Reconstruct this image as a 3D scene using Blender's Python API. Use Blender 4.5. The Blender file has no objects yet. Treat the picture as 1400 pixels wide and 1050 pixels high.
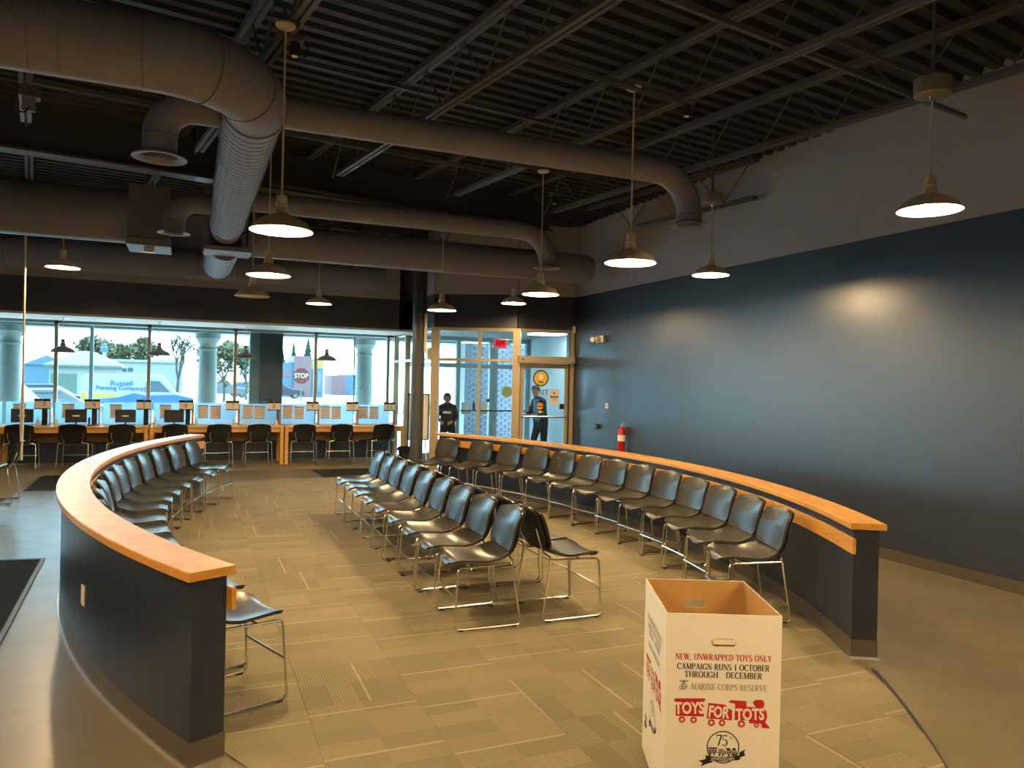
import bpy, bmesh, math, random
from mathutils import Vector, Matrix
random.seed(7)
sc = bpy.context.scene
COL = sc.collection
PI = math.pi

# ---------------------------------------------------------------- camera
YAW, PIT, ROL, CAMH, FPX = 0.4013, -0.00283, 0.02269, 1.73, 1032.0
fw = Vector((math.sin(YAW)*math.cos(PIT), math.cos(YAW)*math.cos(PIT), math.sin(PIT)))
r0 = Vector((math.cos(YAW), -math.sin(YAW), 0)); u0 = r0.cross(fw)
rt = math.cos(ROL)*r0 + math.sin(ROL)*u0
up = -math.sin(ROL)*r0 + math.cos(ROL)*u0
cam = bpy.data.objects.new('camera', bpy.data.cameras.new('camera')); COL.objects.link(cam)
cam.matrix_world = Matrix(((rt.x, up.x, -fw.x, 0), (rt.y, up.y, -fw.y, 0), (rt.z, up.z, -fw.z, CAMH), (0, 0, 0, 1)))
cam.data.sensor_width = 36; cam.data.lens = 36*FPX/1400; cam.data.clip_start = 0.05; cam.data.clip_end = 600
sc.camera = cam

# ---------------------------------------------------------------- world, sun, exposure
w = bpy.data.worlds.new('sky'); sc.world = w; w.use_nodes = True
bg = w.node_tree.nodes['Background']; bg.inputs[0].default_value = (0.60, 0.87, 1.0, 1); bg.inputs[1].default_value = 5.2
sun = bpy.data.objects.new('sun', bpy.data.lights.new('sun', 'SUN')); COL.objects.link(sun)
sun.data.energy = 6.0; sun.data.angle = 0.01; sun.data.color = (1, 0.96, 0.88)
sun.rotation_euler = (math.radians(40), 0, math.radians(150))
sc.view_settings.view_transform = 'Standard'; sc.view_settings.look = 'None'
sc.view_settings.gamma = 1.0; sc.view_settings.use_curve_mapping = False
sc.view_settings.exposure = 1.5
BULB = 840.0

# ---------------------------------------------------------------- materials
def mat(name, col, rough=0.6, metal=0.0, spec=0.5, noise=0.0, nscale=20, bump=0.0, emis=None, es=0.0, stretch=None):
    m = bpy.data.materials.new(name); m.use_nodes = True
    nt = m.node_tree; b = nt.nodes['Principled BSDF']
    b.inputs['Base Color'].default_value = (*col, 1); b.inputs['Roughness'].default_value = rough
    b.inputs['Metallic'].default_value = metal; b.inputs['Specular IOR Level'].default_value = spec
    if emis: b.inputs['Emission Color'].default_value = (*emis, 1); b.inputs['Emission Strength'].default_value = es
    if noise or bump:
        tc = nt.nodes.new('ShaderNodeTexCoord'); mp = nt.nodes.new('ShaderNodeMapping')
        nt.links.new(tc.outputs['Object'], mp.inputs[0])
        if stretch: mp.inputs['Scale'].default_value = stretch
        n = nt.nodes.new('ShaderNodeTexNoise'); n.inputs['Scale'].default_value = nscale; n.inputs['Detail'].default_value = 5
        nt.links.new(mp.outputs[0], n.inputs['Vector'])
        if noise:
            r = nt.nodes.new('ShaderNodeValToRGB')
            r.color_ramp.elements[0].position = 0.3; r.color_ramp.elements[1].position = 0.7
            r.color_ramp.elements[0].color = (*[c*(1-noise) for c in col], 1)
            r.color_ramp.elements[1].color = (*[min(1, c*(1+noise)) for c in col], 1)
            nt.links.new(n.outputs['Fac'], r.inputs[0]); nt.links.new(r.outputs[0], b.inputs['Base Color'])
        if bump:
            bp = nt.nodes.new('ShaderNodeBump'); bp.inputs['Strength'].default_value = bump; bp.inputs['Distance'].default_value = 0.01
            nt.links.new(n.outputs['Fac'], bp.inputs['Height']); nt.links.new(bp.outputs[0], b.inputs['Normal'])
    return m

def glass_mat(name, tint, gloss=0.08, rough=0.0):
    m = bpy.data.materials.new(name); m.use_nodes = True; nt = m.node_tree; nt.nodes.clear()
    o = nt.nodes.new('ShaderNodeOutputMaterial'); mx = nt.nodes.new('ShaderNodeMixShader'); mx.inputs[0].default_value = gloss
    t = nt.nodes.new('ShaderNodeBsdfTransparent'); t.inputs[0].default_value = (*tint, 1)
    g = nt.nodes.new('ShaderNodeBsdfGlossy'); g.inputs['Roughness'].default_value = rough
    nt.links.new(t.outputs[0], mx.inputs[1]); nt.links.new(g.outputs[0], mx.inputs[2]); nt.links.new(mx.outputs[0], o.inputs[0])
    return m

def frost_mat(name, col, fac):
    m = bpy.data.materials.new(name); m.use_nodes = True; nt = m.node_tree; nt.nodes.clear()
    o = nt.nodes.new('ShaderNodeOutputMaterial'); mx = nt.nodes.new('ShaderNodeMixShader'); mx.inputs[0].default_value = fac
    t = nt.nodes.new('ShaderNodeBsdfTranslucent'); t.inputs[0].default_value = (*col, 1)
    g = nt.nodes.new('ShaderNodeBsdfDiffuse'); g.inputs[0].default_value = (*col, 1)
    nt.links.new(t.outputs[0], mx.inputs[1]); nt.links.new(g.outputs[0], mx.inputs[2]); nt.links.new(mx.outputs[0], o.inputs[0])
    return m

def emit_mat(name, col, s):
    m = bpy.data.materials.new(name); m.use_nodes = True; nt = m.node_tree; nt.nodes.clear()
    o = nt.nodes.new('ShaderNodeOutputMaterial'); e = nt.nodes.new('ShaderNodeEmission')
    e.inputs[0].default_value = (*col, 1); e.inputs[1].default_value = s; nt.links.new(e.outputs[0], o.inputs[0])
    return m

def carpet_mat(name, dark, light):
    m = bpy.data.materials.new(name); m.use_nodes = True; nt = m.node_tree; N = nt.nodes.new; L = nt.links.new
    b = nt.nodes['Principled BSDF']; b.inputs['Roughness'].default_value = 0.95; b.inputs['Specular IOR Level'].default_value = 0.15
    tc = N('ShaderNodeTexCoord'); oi = N('ShaderNodeObjectInfo')
    def mth(op, a, c=None, v=None):
        n = N('ShaderNodeMath'); n.operation = op; L(a, n.inputs[0])
        if c is not None: L(c, n.inputs[1])
        elif v is not None: n.inputs[1].default_value = v
        return n.outputs[0]
    sep = N('ShaderNodeSeparateXYZ'); L(tc.outputs['Object'], sep.inputs[0])
    x, y = sep.outputs[0], sep.outputs[1]
    swap = mth('GREATER_THAN', oi.outputs['Random'], v=0.5)
    def pick(a, c, f):
        n = N('ShaderNodeMix'); L(f, n.inputs[0]); L(a, n.inputs[2]); L(c, n.inputs[3]); return n.outputs[0]
    p = pick(x, y, swap); q = pick(y, x, swap)
    # blocks inside the tile
    bi = mth('FLOOR', mth('MULTIPLY', p, v=7.0)); bj = mth('FLOOR', mth('MULTIPLY', q, v=3.4))
    cb = N('ShaderNodeCombineXYZ'); L(bi, cb.inputs[0]); L(bj, cb.inputs[1]); L(mth('MULTIPLY', oi.outputs['Random'], v=91.7), cb.inputs[2])
    wn = N('ShaderNodeTexWhiteNoise'); L(cb.outputs[0], wn.inputs['Vector'])
    ribbed = mth('GREATER_THAN', wn.outputs['Value'], v=0.48)
    rib = mth('GREATER_THAN', mth('SINE', mth('MULTIPLY', p, v=2*PI*66)), v=0.35)
    ribs = mth('MULTIPLY', rib, ribbed)
    hair = mth('GREATER_THAN', mth('SINE', mth('MULTIPLY', mth('ADD', p, oi.outputs['Random']), v=2*PI*2.1)), v=0.996)
    flatp = mth('MULTIPLY', mth('SUBTRACT', ribbed, v=1.0), v=-0.19)
    lines = mth('MAXIMUM', mth('ADD', mth('MULTIPLY', ribs, v=0.5), flatp), mth('MULTIPLY', hair, v=0.8))
    ns = N('ShaderNodeTexNoise'); ns.inputs['Scale'].default_value = 220; L(tc.outputs['Object'], ns.inputs['Vector'])
    ge = N('ShaderNodeTexCoord'); 
    f = mth('ADD', mth('ADD', lines, mth('MULTIPLY', mth('SUBTRACT', ns.outputs['Fac'], v=0.5), v=1.0)), mth('MULTIPLY', wn.outputs['Value'], v=0.22))
    f2 = mth('ADD', f, mth('MULTIPLY', mth('SUBTRACT', oi.outputs['Random'], v=0.5), v=0.10))
    rp = N('ShaderNodeValToRGB'); rp.color_ramp.elements[0].color = (*dark, 1); rp.color_ramp.elements[1].color = (*light, 1)
    L(f2, rp.inputs[0]); L(rp.outputs[0], b.inputs['Base Color'])
    bp = N('ShaderNodeBump'); bp.inputs['Strength'].default_value = 0.35; bp.inputs['Distance'].default_value = 0.004
    L(f, bp.inputs['Height']); L(bp.outputs[0], b.inputs['Normal'])
    return m

def floor_mat(name, c1, c2, c3, rough):
    m = bpy.data.materials.new(name); m.use_nodes = True; nt = m.node_tree; N = nt.nodes.new; L = nt.links.new
    b = nt.nodes['Principled BSDF']; b.inputs['Roughness'].default_value = rough; b.inputs['Specular IOR Level'].default_value = 0.5
    tc = N('ShaderNodeTexCoord')
    n1 = N('ShaderNodeTexNoise'); n1.inputs['Scale'].default_value = 1.3; n1.inputs['Detail'].default_value = 8; n1.inputs['Roughness'].default_value = 0.65
    L(tc.outputs['Object'], n1.inputs['Vector'])
    rp = N('ShaderNodeValToRGB'); e = rp.color_ramp.elements
    e[0].position = 0.3; e[0].color = (*c1, 1); e[1].position = 0.72; e[1].color = (*c3, 1); k = e.new(0.5); k.color = (*c2, 1)
    L(n1.outputs['Fac'], rp.inputs[0]); L(rp.outputs[0], b.inputs['Base Color'])
    n2 = N('ShaderNodeTexNoise'); n2.inputs['Scale'].default_value = 6; L(tc.outputs['Object'], n2.inputs['Vector'])
    mr = N('ShaderNodeMapRange'); mr.inputs[3].default_value = rough-0.08; mr.inputs[4].default_value = rough+0.1
    L(n2.outputs['Fac'], mr.inputs[0]); L(mr.outputs[0], b.inputs['Roughness'])
    return m

def wood_mat(name, c1, c2, rough=0.3, scale=(1, 12, 12)):
    m = bpy.data.materials.new(name); m.use_nodes = True; nt = m.node_tree; N = nt.nodes.new; L = nt.links.new
    b = nt.nodes['Principled BSDF']; b.inputs['Roughness'].default_value = rough; b.inputs['Specular IOR Level'].default_value = 0.35
    tc = N('ShaderNodeTexCoord'); mp = N('ShaderNodeMapping'); mp.inputs['Scale'].default_value = scale
    L(tc.outputs['Object'], mp.inputs[0])
    n = N('ShaderNodeTexNoise'); n.inputs['Scale'].default_value = 3; n.inputs['Detail'].default_value = 6; n.inputs['Distortion'].default_value = 1.6
    L(mp.outputs[0], n.inputs['Vector'])
    rp = N('ShaderNodeValToRGB'); rp.color_ramp.elements[0].position = 0.35; rp.color_ramp.elements[1].position = 0.65
    rp.color_ramp.elements[0].color = (*c1, 1); rp.color_ramp.elements[1].color = (*c2, 1)
    L(n.outputs['Fac'], rp.inputs[0]); L(rp.outputs[0], b.inputs['Base Color'])
    return m

M = {}
M['floor'] = floor_mat('polished floor', (0.145, 0.115, 0.068), (0.18, 0.145, 0.086), (0.215, 0.172, 0.105), 0.32)
M['carpet'] = carpet_mat('carpet tile', (0.150, 0.126, 0.076), (0.375, 0.318, 0.196))
M['deskcarpet'] = mat('desk carpet', (0.24, 0.185, 0.105), 0.95, noise=0.25, nscale=60, spec=0.1)
M['mat'] = mat('floor mat', (0.018, 0.018, 0.013), 0.95, noise=0.4, nscale=90, bump=0.6, spec=0.1)
M['matedge'] = mat('mat rubber edge', (0.05, 0.048, 0.045), 0.5)
M['navy'] = mat('navy wall paint', (0.016, 0.025, 0.046), 0.38, spec=1.0, bump=0.04, nscale=14)
M['navy2'] = mat('navy half wall paint', (0.013, 0.019, 0.034), 0.34, spec=0.5, bump=0.03, nscale=14)
M['navymatt'] = mat('dark bulkhead paint', (0.065, 0.070, 0.085), 0.4)
M['grey'] = mat('grey upper wall paint', (0.46, 0.44, 0.46), 0.7, noise=0.04, nscale=4)
M['deck'] = mat('dark steel deck', (0.028, 0.029, 0.032), 0.65, noise=0.15, nscale=3)
M['joist'] = mat('dark joist paint', (0.115, 0.115, 0.122), 0.6, spec=0.3)
M['duct'] = mat('grey painted duct', (0.27, 0.28, 0.345), 0.6, spec=0.25, noise=0.06, nscale=3)
M['seam'] = mat('duct seam', (0.19, 0.195, 0.24), 0.6, spec=0.25)
M['black'] = mat('black void', (0.006, 0.006, 0.007), 0.7)
M['base'] = mat('taupe vinyl base', (0.085, 0.072, 0.052), 0.4)
M['oak'] = wood_mat('honey oak', (0.52, 0.235, 0.036), (0.66, 0.33, 0.065), 0.36, (2, 2, 12))
M['desk'] = wood_mat('desk oak', (0.72, 0.36, 0.09), (0.86, 0.48, 0.15), 0.4, (1, 14, 14))
M['deskdark'] = wood_mat('dark desk board', (0.30, 0.19, 0.08), (0.38, 0.25, 0.11), 0.5, (1, 14, 14))  # darker brown than the desk oak, for the modesty panels
M['post'] = wood_mat('divider wood', (0.42, 0.20, 0.10), (0.52, 0.27, 0.15), 0.5, (14, 14, 1))
M['vinyl'] = mat('black chair vinyl', (0.030, 0.028, 0.021), 0.29, spec=0.22)
M['shell'] = mat('black chair shell', (0.010, 0.010, 0.011), 0.5)
M['chrome'] = mat('chrome wire', (0.86, 0.84, 0.78), 0.22, metal=1.0)
M['glass'] = glass_mat('window glass', (0.86, 0.97, 1.0), 0.07)
M['glass2'] = glass_mat('vestibule glass', (0.88, 0.97, 1.0), 0.06)
M['acrylic'] = glass_mat('acrylic divider', (0.92, 0.97, 1.0), 0.10, 0.05)
M['frost'] = frost_mat('frosted privacy panel', (0.62, 0.84, 0.98), 0.45)  # white panel; the blue of its backlight is put into the colour
M['mullion'] = mat('window mullion', (0.30, 0.24, 0.17), 0.45, metal=0.3)
M['frame'] = mat('champagne door frame', (0.46, 0.38, 0.25), 0.4, metal=0.35)
M['alu'] = mat('aluminium door frame', (0.32, 0.42, 0.44), 0.4, metal=0.3)
M['soffit'] = mat('white soffit', (0.62, 0.62, 0.60), 0.7)
M['white'] = mat('white plastic', (0.78, 0.75, 0.68), 0.5)
M['cream'] = mat('cream plastic', (0.74, 0.65, 0.48), 0.45)
M['paper'] = mat('paper notice', (0.82, 0.72, 0.66), 0.8)
M['card'] = mat('number card', (0.88, 0.78, 0.62), 0.8)
M['ink'] = mat('black ink', (0.015, 0.014, 0.014), 0.8)
M['greyink'] = mat('grey ink', (0.20, 0.18, 0.16), 0.8)
M['redink'] = mat('red ink', (0.55, 0.012, 0.018), 0.7)
M['screen'] = mat('monitor plastic', (0.035, 0.035, 0.036), 0.35)
M['label'] = mat('white label', (0.85, 0.85, 0.85), 0.6)
M['shade'] = mat('pendant shade', (0.80, 0.70, 0.48), 0.4)
M['shadedark'] = mat('backlit pendant shade', (0.10, 0.085, 0.065), 0.4)  # darker copy of the pendant shade; backlit darkness put into its colour
M['shadein'] = mat('pendant shade lining', (0.85, 0.80, 0.68), 0.5)
M['colpaint'] = mat('dark column paint', (0.045, 0.050, 0.058), 0.45)
M['rod'] = mat('pendant rod', (0.62, 0.55, 0.40), 0.4)
M['bulb'] = emit_mat('lit bulb', (1.0, 0.71, 0.38), BULB)
M['bulboff'] = mat('dim bulb', (0.7, 0.68, 0.6), 0.3)
M['galv'] = mat('galvanised canopy', (0.30, 0.27, 0.20), 0.4, metal=0.5)
M['box'] = mat('white cardboard', (0.86, 0.80, 0.66), 0.75, noise=0.02, nscale=8)
M['boxin'] = mat('brown cardboard', (0.52, 0.30, 0.10), 0.8, noise=0.05, nscale=12)
M['red'] = mat('extinguisher red', (0.50, 0.008, 0.010), 0.3)
M['brick'] = mat('red brown brick', (0.17, 0.155, 0.185), 0.85, noise=0.2, nscale=9)
M['mortar'] = mat('mortar', (0.40, 0.41, 0.44), 0.9)
M['vwall'] = mat('pale vestibule wall', (0.62, 0.76, 0.82), 0.6)
M['vceil'] = mat('vestibule ceiling tile', (0.42, 0.47, 0.49), 0.8)
M['vlight'] = emit_mat('vestibule light', (1.0, 0.97, 0.9), 6.0)
M['exitred'] = emit_mat('exit sign red', (1.0, 0.03, 0.06), 0.42)
M['exitdark'] = emit_mat('exit sign letters', (0.12, 0.0, 0.005), 0.3)
M['porch'] = mat('porch column plaster', (0.15, 0.20, 0.195), 0.8, noise=0.06, nscale=6)
M['pier'] = mat('dark porch pier', (0.030, 0.039, 0.037), 0.7, noise=0.1, nscale=5)
M['asphalt'] = mat('parking lot', (0.42, 0.42, 0.41), 0.9, noise=0.1, nscale=0.6)
M['walk'] = mat('concrete walk', (0.55, 0.54, 0.52), 0.9)
M['grass'] = mat('lawn', (0.075, 0.085, 0.035), 0.95, noise=0.2, nscale=0.8)
M['skin'] = mat('skin', (0.42, 0.25, 0.18), 0.6)
M['hair'] = mat('dark hair', (0.02, 0.017, 0.015), 0.6)
M['shirtdark'] = mat('dark jacket', (0.018, 0.020, 0.026), 0.8)
M['shirtblue'] = mat('blue shirt', (0.08, 0.30, 0.55), 0.8)
M['trousers'] = mat('dark trousers', (0.014, 0.016, 0.022), 0.8)
M['yellow'] = mat('yellow decal', (0.72, 0.50, 0.08), 0.6)
M['orange'] = mat('orange decal', (0.85, 0.36, 0.02), 0.6)

# ---------------------------------------------------------------- mesh building
class MB:
    def __init__(s): s.v = []; s.f = []; s.m = []
    def add(s, vs, fs, mi=0):
        o = len(s.v); s.v += [tuple(p) for p in vs]; s.f += [tuple(i+o for i in f) for f in fs]; s.m += [mi]*len(fs); return s
    def box(s, x0, x1, y0, y1, z0, z1, mi=0):
        return s.add([(x0,y0,z0),(x1,y0,z0),(x1,y1,z0),(x0,y1,z0),(x0,y0,z1),(x1,y0,z1),(x1,y1,z1),(x0,y1,z1)],
                     [(0,3,2,1),(4,5,6,7),(0,1,5,4),(1,2,6,5),(2,3,7,6),(3,0,4,7)], mi)
    def bbox(s, x0, x1, y0, y1, z0, z1, b=0.006, mi=0):     # box with bevelled edges
        bm = bmesh.new(); bmesh.ops.create_cube(bm, size=1)
        for v in bm.verts: v.co = Vector(((x0+x1)/2+v.co.x*(x1-x0), (y0+y1)/2+v.co.y*(y1-y0), (z0+z1)/2+v.co.z*(z1-z0)))
        bmesh.ops.bevel(bm, geom=bm.edges[:], offset=b, segments=2, affect='EDGES', profile=0.5)
        bm.verts.ensure_lookup_table()
        s.add([v.co[:] for v in bm.verts], [[v.index for v in f.verts] for f in bm.faces], mi); bm.free(); return s
    def beam(s, a, b, wd, ht, mi=0):                      # rectangular bar from a to b, wd sideways, ht upward
        a = Vector(a); b = Vector(b); d = (b-a).normalized()
        side = d.cross(Vector((0,0,1)))
        side = side.normalized() if side.length > 1e-4 else Vector((1,0,0))
        u = side.cross(d).normalized(); P = []
        for q in (a, b):
            for sx, sz in ((-1,-1),(1,-1),(1,1),(-1,1)): P.append(q+side*sx*wd/2+u*sz*ht/2)
        return s.add(P, [(3,2,1,0),(4,5,6,7),(0,1,5,4),(1,2,6,5),(2,3,7,6),(3,0,4,7)], mi)
    def tube(s, pts, r, n=8, mi=0, cap=True):
        pts = [Vector(p) for p in pts]; k = len(pts); rs = r if isinstance(r, (list, tuple)) else [r]*k
        ref = None; rings = []
        for i, p in enumerate(pts):
            t = (pts[min(i+1,k-1)]-pts[max(i-1,0)]).normalized()
            if ref is None: ref = t.orthogonal().normalized()
            ref = (ref - t*ref.dot(t)).normalized(); bi = t.cross(ref)
            rings.append([p+(ref*math.cos(2*PI*j/n)+bi*math.sin(2*PI*j/n))*rs[i] for j in range(n)])
        V = [q for rg in rings for q in rg]; F = []
        for i in range(k-1):
            for j in range(n): F.append((i*n+j, i*n+(j+1)%n, (i+1)*n+(j+1)%n, (i+1)*n+j))
        if cap: F += [tuple(range(n-1,-1,-1)), tuple((k-1)*n+j for j in range(n))]
        return s.add(V, F, mi)
    def lathe(s, prof, n=24, c=(0,0,0), mi=0):            # prof: (radius, z)
        V = []; F = []; k = len(prof)
        for r, z in prof:
            for j in range(n): a = 2*PI*j/n; V.append((c[0]+r*math.cos(a), c[1]+r*math.sin(a), c[2]+z))
        for i in range(k-1):
            for j in range(n): F.append((i*n+j, i*n+(j+1)%n, (i+1)*n+(j+1)%n, (i+1)*n+j))
        return s.add(V, F, mi)
    def prism(s, poly, z0, z1, mi=0):
        n = len(poly); V = [(x,y,z0) for x,y in poly]+[(x,y,z1) for x,y in poly]
        F = [tuple(range(n-1,-1,-1)), tuple(range(n,2*n))]+[(i,(i+1)%n,n+(i+1)%n,n+i) for i in range(n)]
        return s.add(V, F, mi)
    def flip(s): s.f = [tuple(reversed(f)) for f in s.f]; return s
    def mesh(s, name, mats, smooth=False, auto=None):
        me = bpy.data.meshes.new(name); me.from_pydata(s.v, [], s.f)
        for m in (mats if isinstance(mats, (list, tuple)) else [mats]): me.materials.append(M[m] if isinstance(m, str) else m)
        me.polygons.foreach_set('material_index', s.m)
        if smooth: me.polygons.foreach_set('use_smooth', [True]*len(s.f))
        me.update()
        if smooth and auto is None: auto = 40
        if smooth and auto:
            bm = bmesh.new(); bm.from_mesh(me)
            bmesh.ops.recalc_face_normals(bm, faces=bm.faces[:])
            for e in bm.edges:
                e.smooth = not (len(e.link_faces) == 2 and e.calc_face_angle(0) > math.radians(auto))
            bm.to_mesh(me); bm.free()
        return me
    def build(s, name, mats, parent=None, smooth=False, loc=None):
        return link(name, s.mesh(name, mats, smooth), parent, loc)

def link(name, me, parent=None, loc=None):
    o = bpy.data.objects.new(name, me); COL.objects.link(o)
    if parent: o.parent = parent
    if loc: o.location = loc
    return o
def tag(o, label, cat, group=None):
    o['label'] = label; o['category'] = cat
    if group: o['group'] = group
    return o
def struct(o): o['kind'] = 'structure'; return o
def thing(name, label, cat, loc=(0,0,0), rz=0, group=None):
    o = bpy.data.objects.new(name, None); COL.objects.link(o); o.location = loc; o.rotation_euler = (0,0,rz); o.empty_display_size = 0.1
    return tag(o, label, cat, group)
def dup(root, loc, rz, label):
    def cp(o, par):
        c = o.copy(); COL.objects.link(c); c.parent = par
        for ch in list(o.children): cp(ch, c)
        return c
    r = cp(root, None); r.location = loc; r.rotation_euler = (0,0,rz); r['label'] = label
    return r
def text_mesh(name, body, size, m, extrude=0.0008, align='CENTER', bold=0.0, sx=1.0):
    cu = bpy.data.curves.new(name, 'FONT'); cu.body = body; cu.size = size; cu.align_x = align; cu.align_y = 'CENTER'
    cu.extrude = extrude; cu.offset = bold; cu.resolution_u = 3
    ob = bpy.data.objects.new(name, cu); me = bpy.data.meshes.new_from_object(ob)
    bpy.data.objects.remove(ob); bpy.data.curves.remove(cu)
    me.materials.clear(); me.materials.append(M[m])
    if sx != 1.0:
        for v in me.vertices: v.co.x *= sx
    me.name = name
    return me
def fillet(pts, r, n=4):
    pts = [Vector(p) for p in pts]; out = [pts[0]]
    for i in range(1, len(pts)-1):
        a, b, c = pts[i-1], pts[i], pts[i+1]
        d1 = (a-b); d2 = (c-b); l = min(r, d1.length*0.45, d2.length*0.45)
        p = b+d1.normalized()*l; q = b+d2.normalized()*l
        for k in range(n+1):
            t = k/n; out.append(p*(1-t)**2+b*2*t*(1-t)+q*t*t)
    out.append(pts[-1]); return out
NUMW = {3:'three',4:'four',5:'five',6:'six',7:'seven',8:'eight',9:'nine',10:'ten',11:'eleven'}
ORD = ['first','second','third','fourth','fifth','sixth','seventh','eighth','ninth','tenth','eleventh','twelfth','thirteenth','fourteenth']

# ================================================================ ROOM SHELL
XW = 6.61; ZT = 3.34; ZC = 4.72
GLY = 16.6                                   # glass plane of the window wall
struct(MB().box(-11, XW+1.2, -5, GLY+0.15, -0.12, 0.0).build('floor', 'floor'))
wr = struct(MB().box(XW, XW+0.2, -5, 12.64, 0, ZT).build('wall_right', 'navy'))
MB().box(XW-0.004, XW+0.2, -5, 12.64, ZT, 5.2).build('upper_wall', 'grey', wr)
struct(MB().box(XW-0.012, XW, -5, 12.63, 0, 0.105).box(XW-0.022, XW, -5, 12.63, 0, 0.012).build('baseboard_right', 'base'))
struct(MB().box(-11.2, -11, -5.2, 17, 0, 5.2).build('wall_left', 'navymatt'))
struct(MB().box(-11.2, XW+0.2, -5.2, -5, 0, 5.2).build('wall_front', 'grey'))
# bulkhead over the window wall
wb = struct(MB().box(-11, 3.85, 15.0, GLY-0.02, 2.74, ZT).build('wall_back', 'navymatt'))
MB().box(-11, 3.85, 15.0, GLY-0.02, ZT, 5.2).build('upper_wall', 'grey', wb)
MB().box(3.85, 4.2, GLY-0.1, GLY+0.1, 2.74, ZT+0.25).build('return_wall', 'navy', wb)
MB().box(3.85, 4.2, GLY-0.1, GLY+0.1, ZT+0.25, 5.2).build('upper_wall', 'grey', wb)
sf = struct(MB().box(-11, 4.2, 15.0, GLY, 2.70, 2.74).build('trim_1', 'soffit'))
struct(MB().box(-11, 4.2, GLY-0.12, GLY+0.12, 0, 0.72).build('wall_sill', 'navy'))
for k, x in enumerate((-2.7, -1.1, 0.35, 1.2, 2.35, 2.72, 3.1, 3.35)):
    o = MB().bbox(x-0.04, x+0.04, GLY-0.135, GLY-0.12, 0.36, 0.48, 0.004).build('wall_outlet', 'cream')
    tag(o, 'cream wall outlet plate under the window desks, ' + ORD[k] + ' along from the monitors end', 'outlet', 'outlets under the desks')
# vestibule walls above the glazed screen:  C (4.2,13.6)-(4.2,16.6), A (4.2,13.6)-(5.53,12.83), B (5.53,12.83)-(6.61,12.64)
SC = [(4.2, GLY), (4.2, 13.6), (5.53, 12.83), (XW, 12.64)]
def wallseg(mb, a, b, z0, z1, t, mi=0):
    mb.beam((a[0], a[1], (z0+z1)/2), (b[0], b[1], (z0+z1)/2), t, z1-z0, mi)
mb = MB()
for i in range(3): wallseg(mb, SC[i], SC[i+1], 2.72, ZT, 0.1)
wv = struct(mb.build('wall_entrance', 'navy'))
mb = MB()
for i in range(3): wallseg(mb, SC[i], SC[i+1], ZT, 5.2, 0.108)
mb.build('upper_wall', 'grey', wv)
struct(MB().box(6.50, XW+0.02, 12.60, 12.72, 0, 2.74).build('trim_2', 'navy'))

# ceiling deck and joists, turned 9.4 degrees from the walls
JA = math.atan(0.165); E1 = Vector((-math.sin(JA), math.cos(JA), 0)); E2 = Vector((math.cos(JA), math.sin(JA), 0))
O0 = Vector((2.1, 5.3, 0))
mb = MB(); pitch = 0.19; prof = []
n = 118
for i in range(n):
    s0 = -11.0 + i*pitch
    prof += [(s0, 4.64), (s0+0.085, 4.64), (s0+0.105, 4.70), (s0+0.17, 4.70)]
V = []; F = []
for s_, z_ in prof:
    for e_ in (-14.5, 6.0):
        p = O0 + E1*s_ + E2*e_; V.append((p.x, p.y, z_))
for i in range(len(prof)-1): F.append((2*i, 2*i+1, 2*i+3, 2*i+2))
mb.add(V, F)
ceil_o = struct(mb.build('ceiling', 'deck'))
k = len(V)
o = MB().add([(-13,-7,4.74),(9,-7,4.74),(9,20,4.74),(-13,20,4.74),(-13,-7,4.9),(9,-7,4.9),(9,20,4.9),(-13,20,4.9)],[(0,3,2,1),(4,5,6,7),(0,1,5,4),(1,2,6,5),(2,3,7,6),(3,0,4,7)]).build('roof_slab', 'deck', ceil_o)

def joist(e, s0, s1):
    top, bot = MB(), MB()
    for dx in (-0.028, 0.028):
        a = O0+E1*s0+E2*(e+dx); b = O0+E1*s1+E2*(e+dx)
        top.beam((a.x,a.y,4.605), (b.x,b.y,4.605), 0.046, 0.06)
        a = O0+E1*(s0+(1.75 if s0 > 3 else 0))+E2*(e+dx); b = O0+E1*(s1-(1.2 if s0 < 3 else 0.3))+E2*(e+dx)
        bot.beam((a.x,a.y,4.125), (b.x,b.y,4.125), 0.036, 0.045)
    j = top.build('joist_top_chord', 'joist', ceil_o)
    bot.build('joist_bottom_chord', 'joist', j)
    pts = []; w0 = s0+(1.4 if s0 > 3 else 0.1); w1 = s1-(0.6 if s0 < 3 else 0.2); m_ = 2*int((w1-w0)/0.72)
    for q in range(m_+1):
        p = O0+E1*(w0+q*(w1-w0)/m_)+E2*e; pts.append((p.x, p.y, 4.585 if q % 2 == 0 else 4.135))
    MB().tube(pts, 0.0095, 5).build('joist_web', 'joist', j)
def emax(s):                                  # keep the joists short of the right wall
    return (XW - (O0.x - math.sin(JA)*s))/math.cos(JA)
SG = 5.05                                     # girder position along the joists
for q in range(-5, 4):
    e = q*1.55+0.06
    s0 = -9.5
    if e > emax(s0)-0.15: s0 = (O0.x + e*math.cos(JA) - XW)/math.sin(JA) + 0.7
    s1 = SG-0.12
    if s1-s0 > 1: joist(e, s0, s1)
    if e < 3.2: joist(e, SG+0.12, min(9.6, 9.3 - e*0.16))
def along(s, e, z): p = O0+E1*s+E2*e; return (p.x, p.y, z)
g = MB()
g.beam(along(SG,-12,4.42), along(SG,4.0,4.42), 0.03, 0.52)
g.beam(along(SG,-12,4.67), along(SG,4.0,4.67), 0.22, 0.03)
gr = g.build('steel_girder', 'navymatt', ceil_o)
MB().beam(along(SG,-12,4.145), along(SG,-1.3,4.145), 0.24, 0.028).build('bottom_flange', 'joist', gr)
MB().beam(along(SG,-1.3,4.145), along(SG,4.0,4.145), 0.24, 0.028).build('bottom_flange', 'navymatt', gr)
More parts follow.
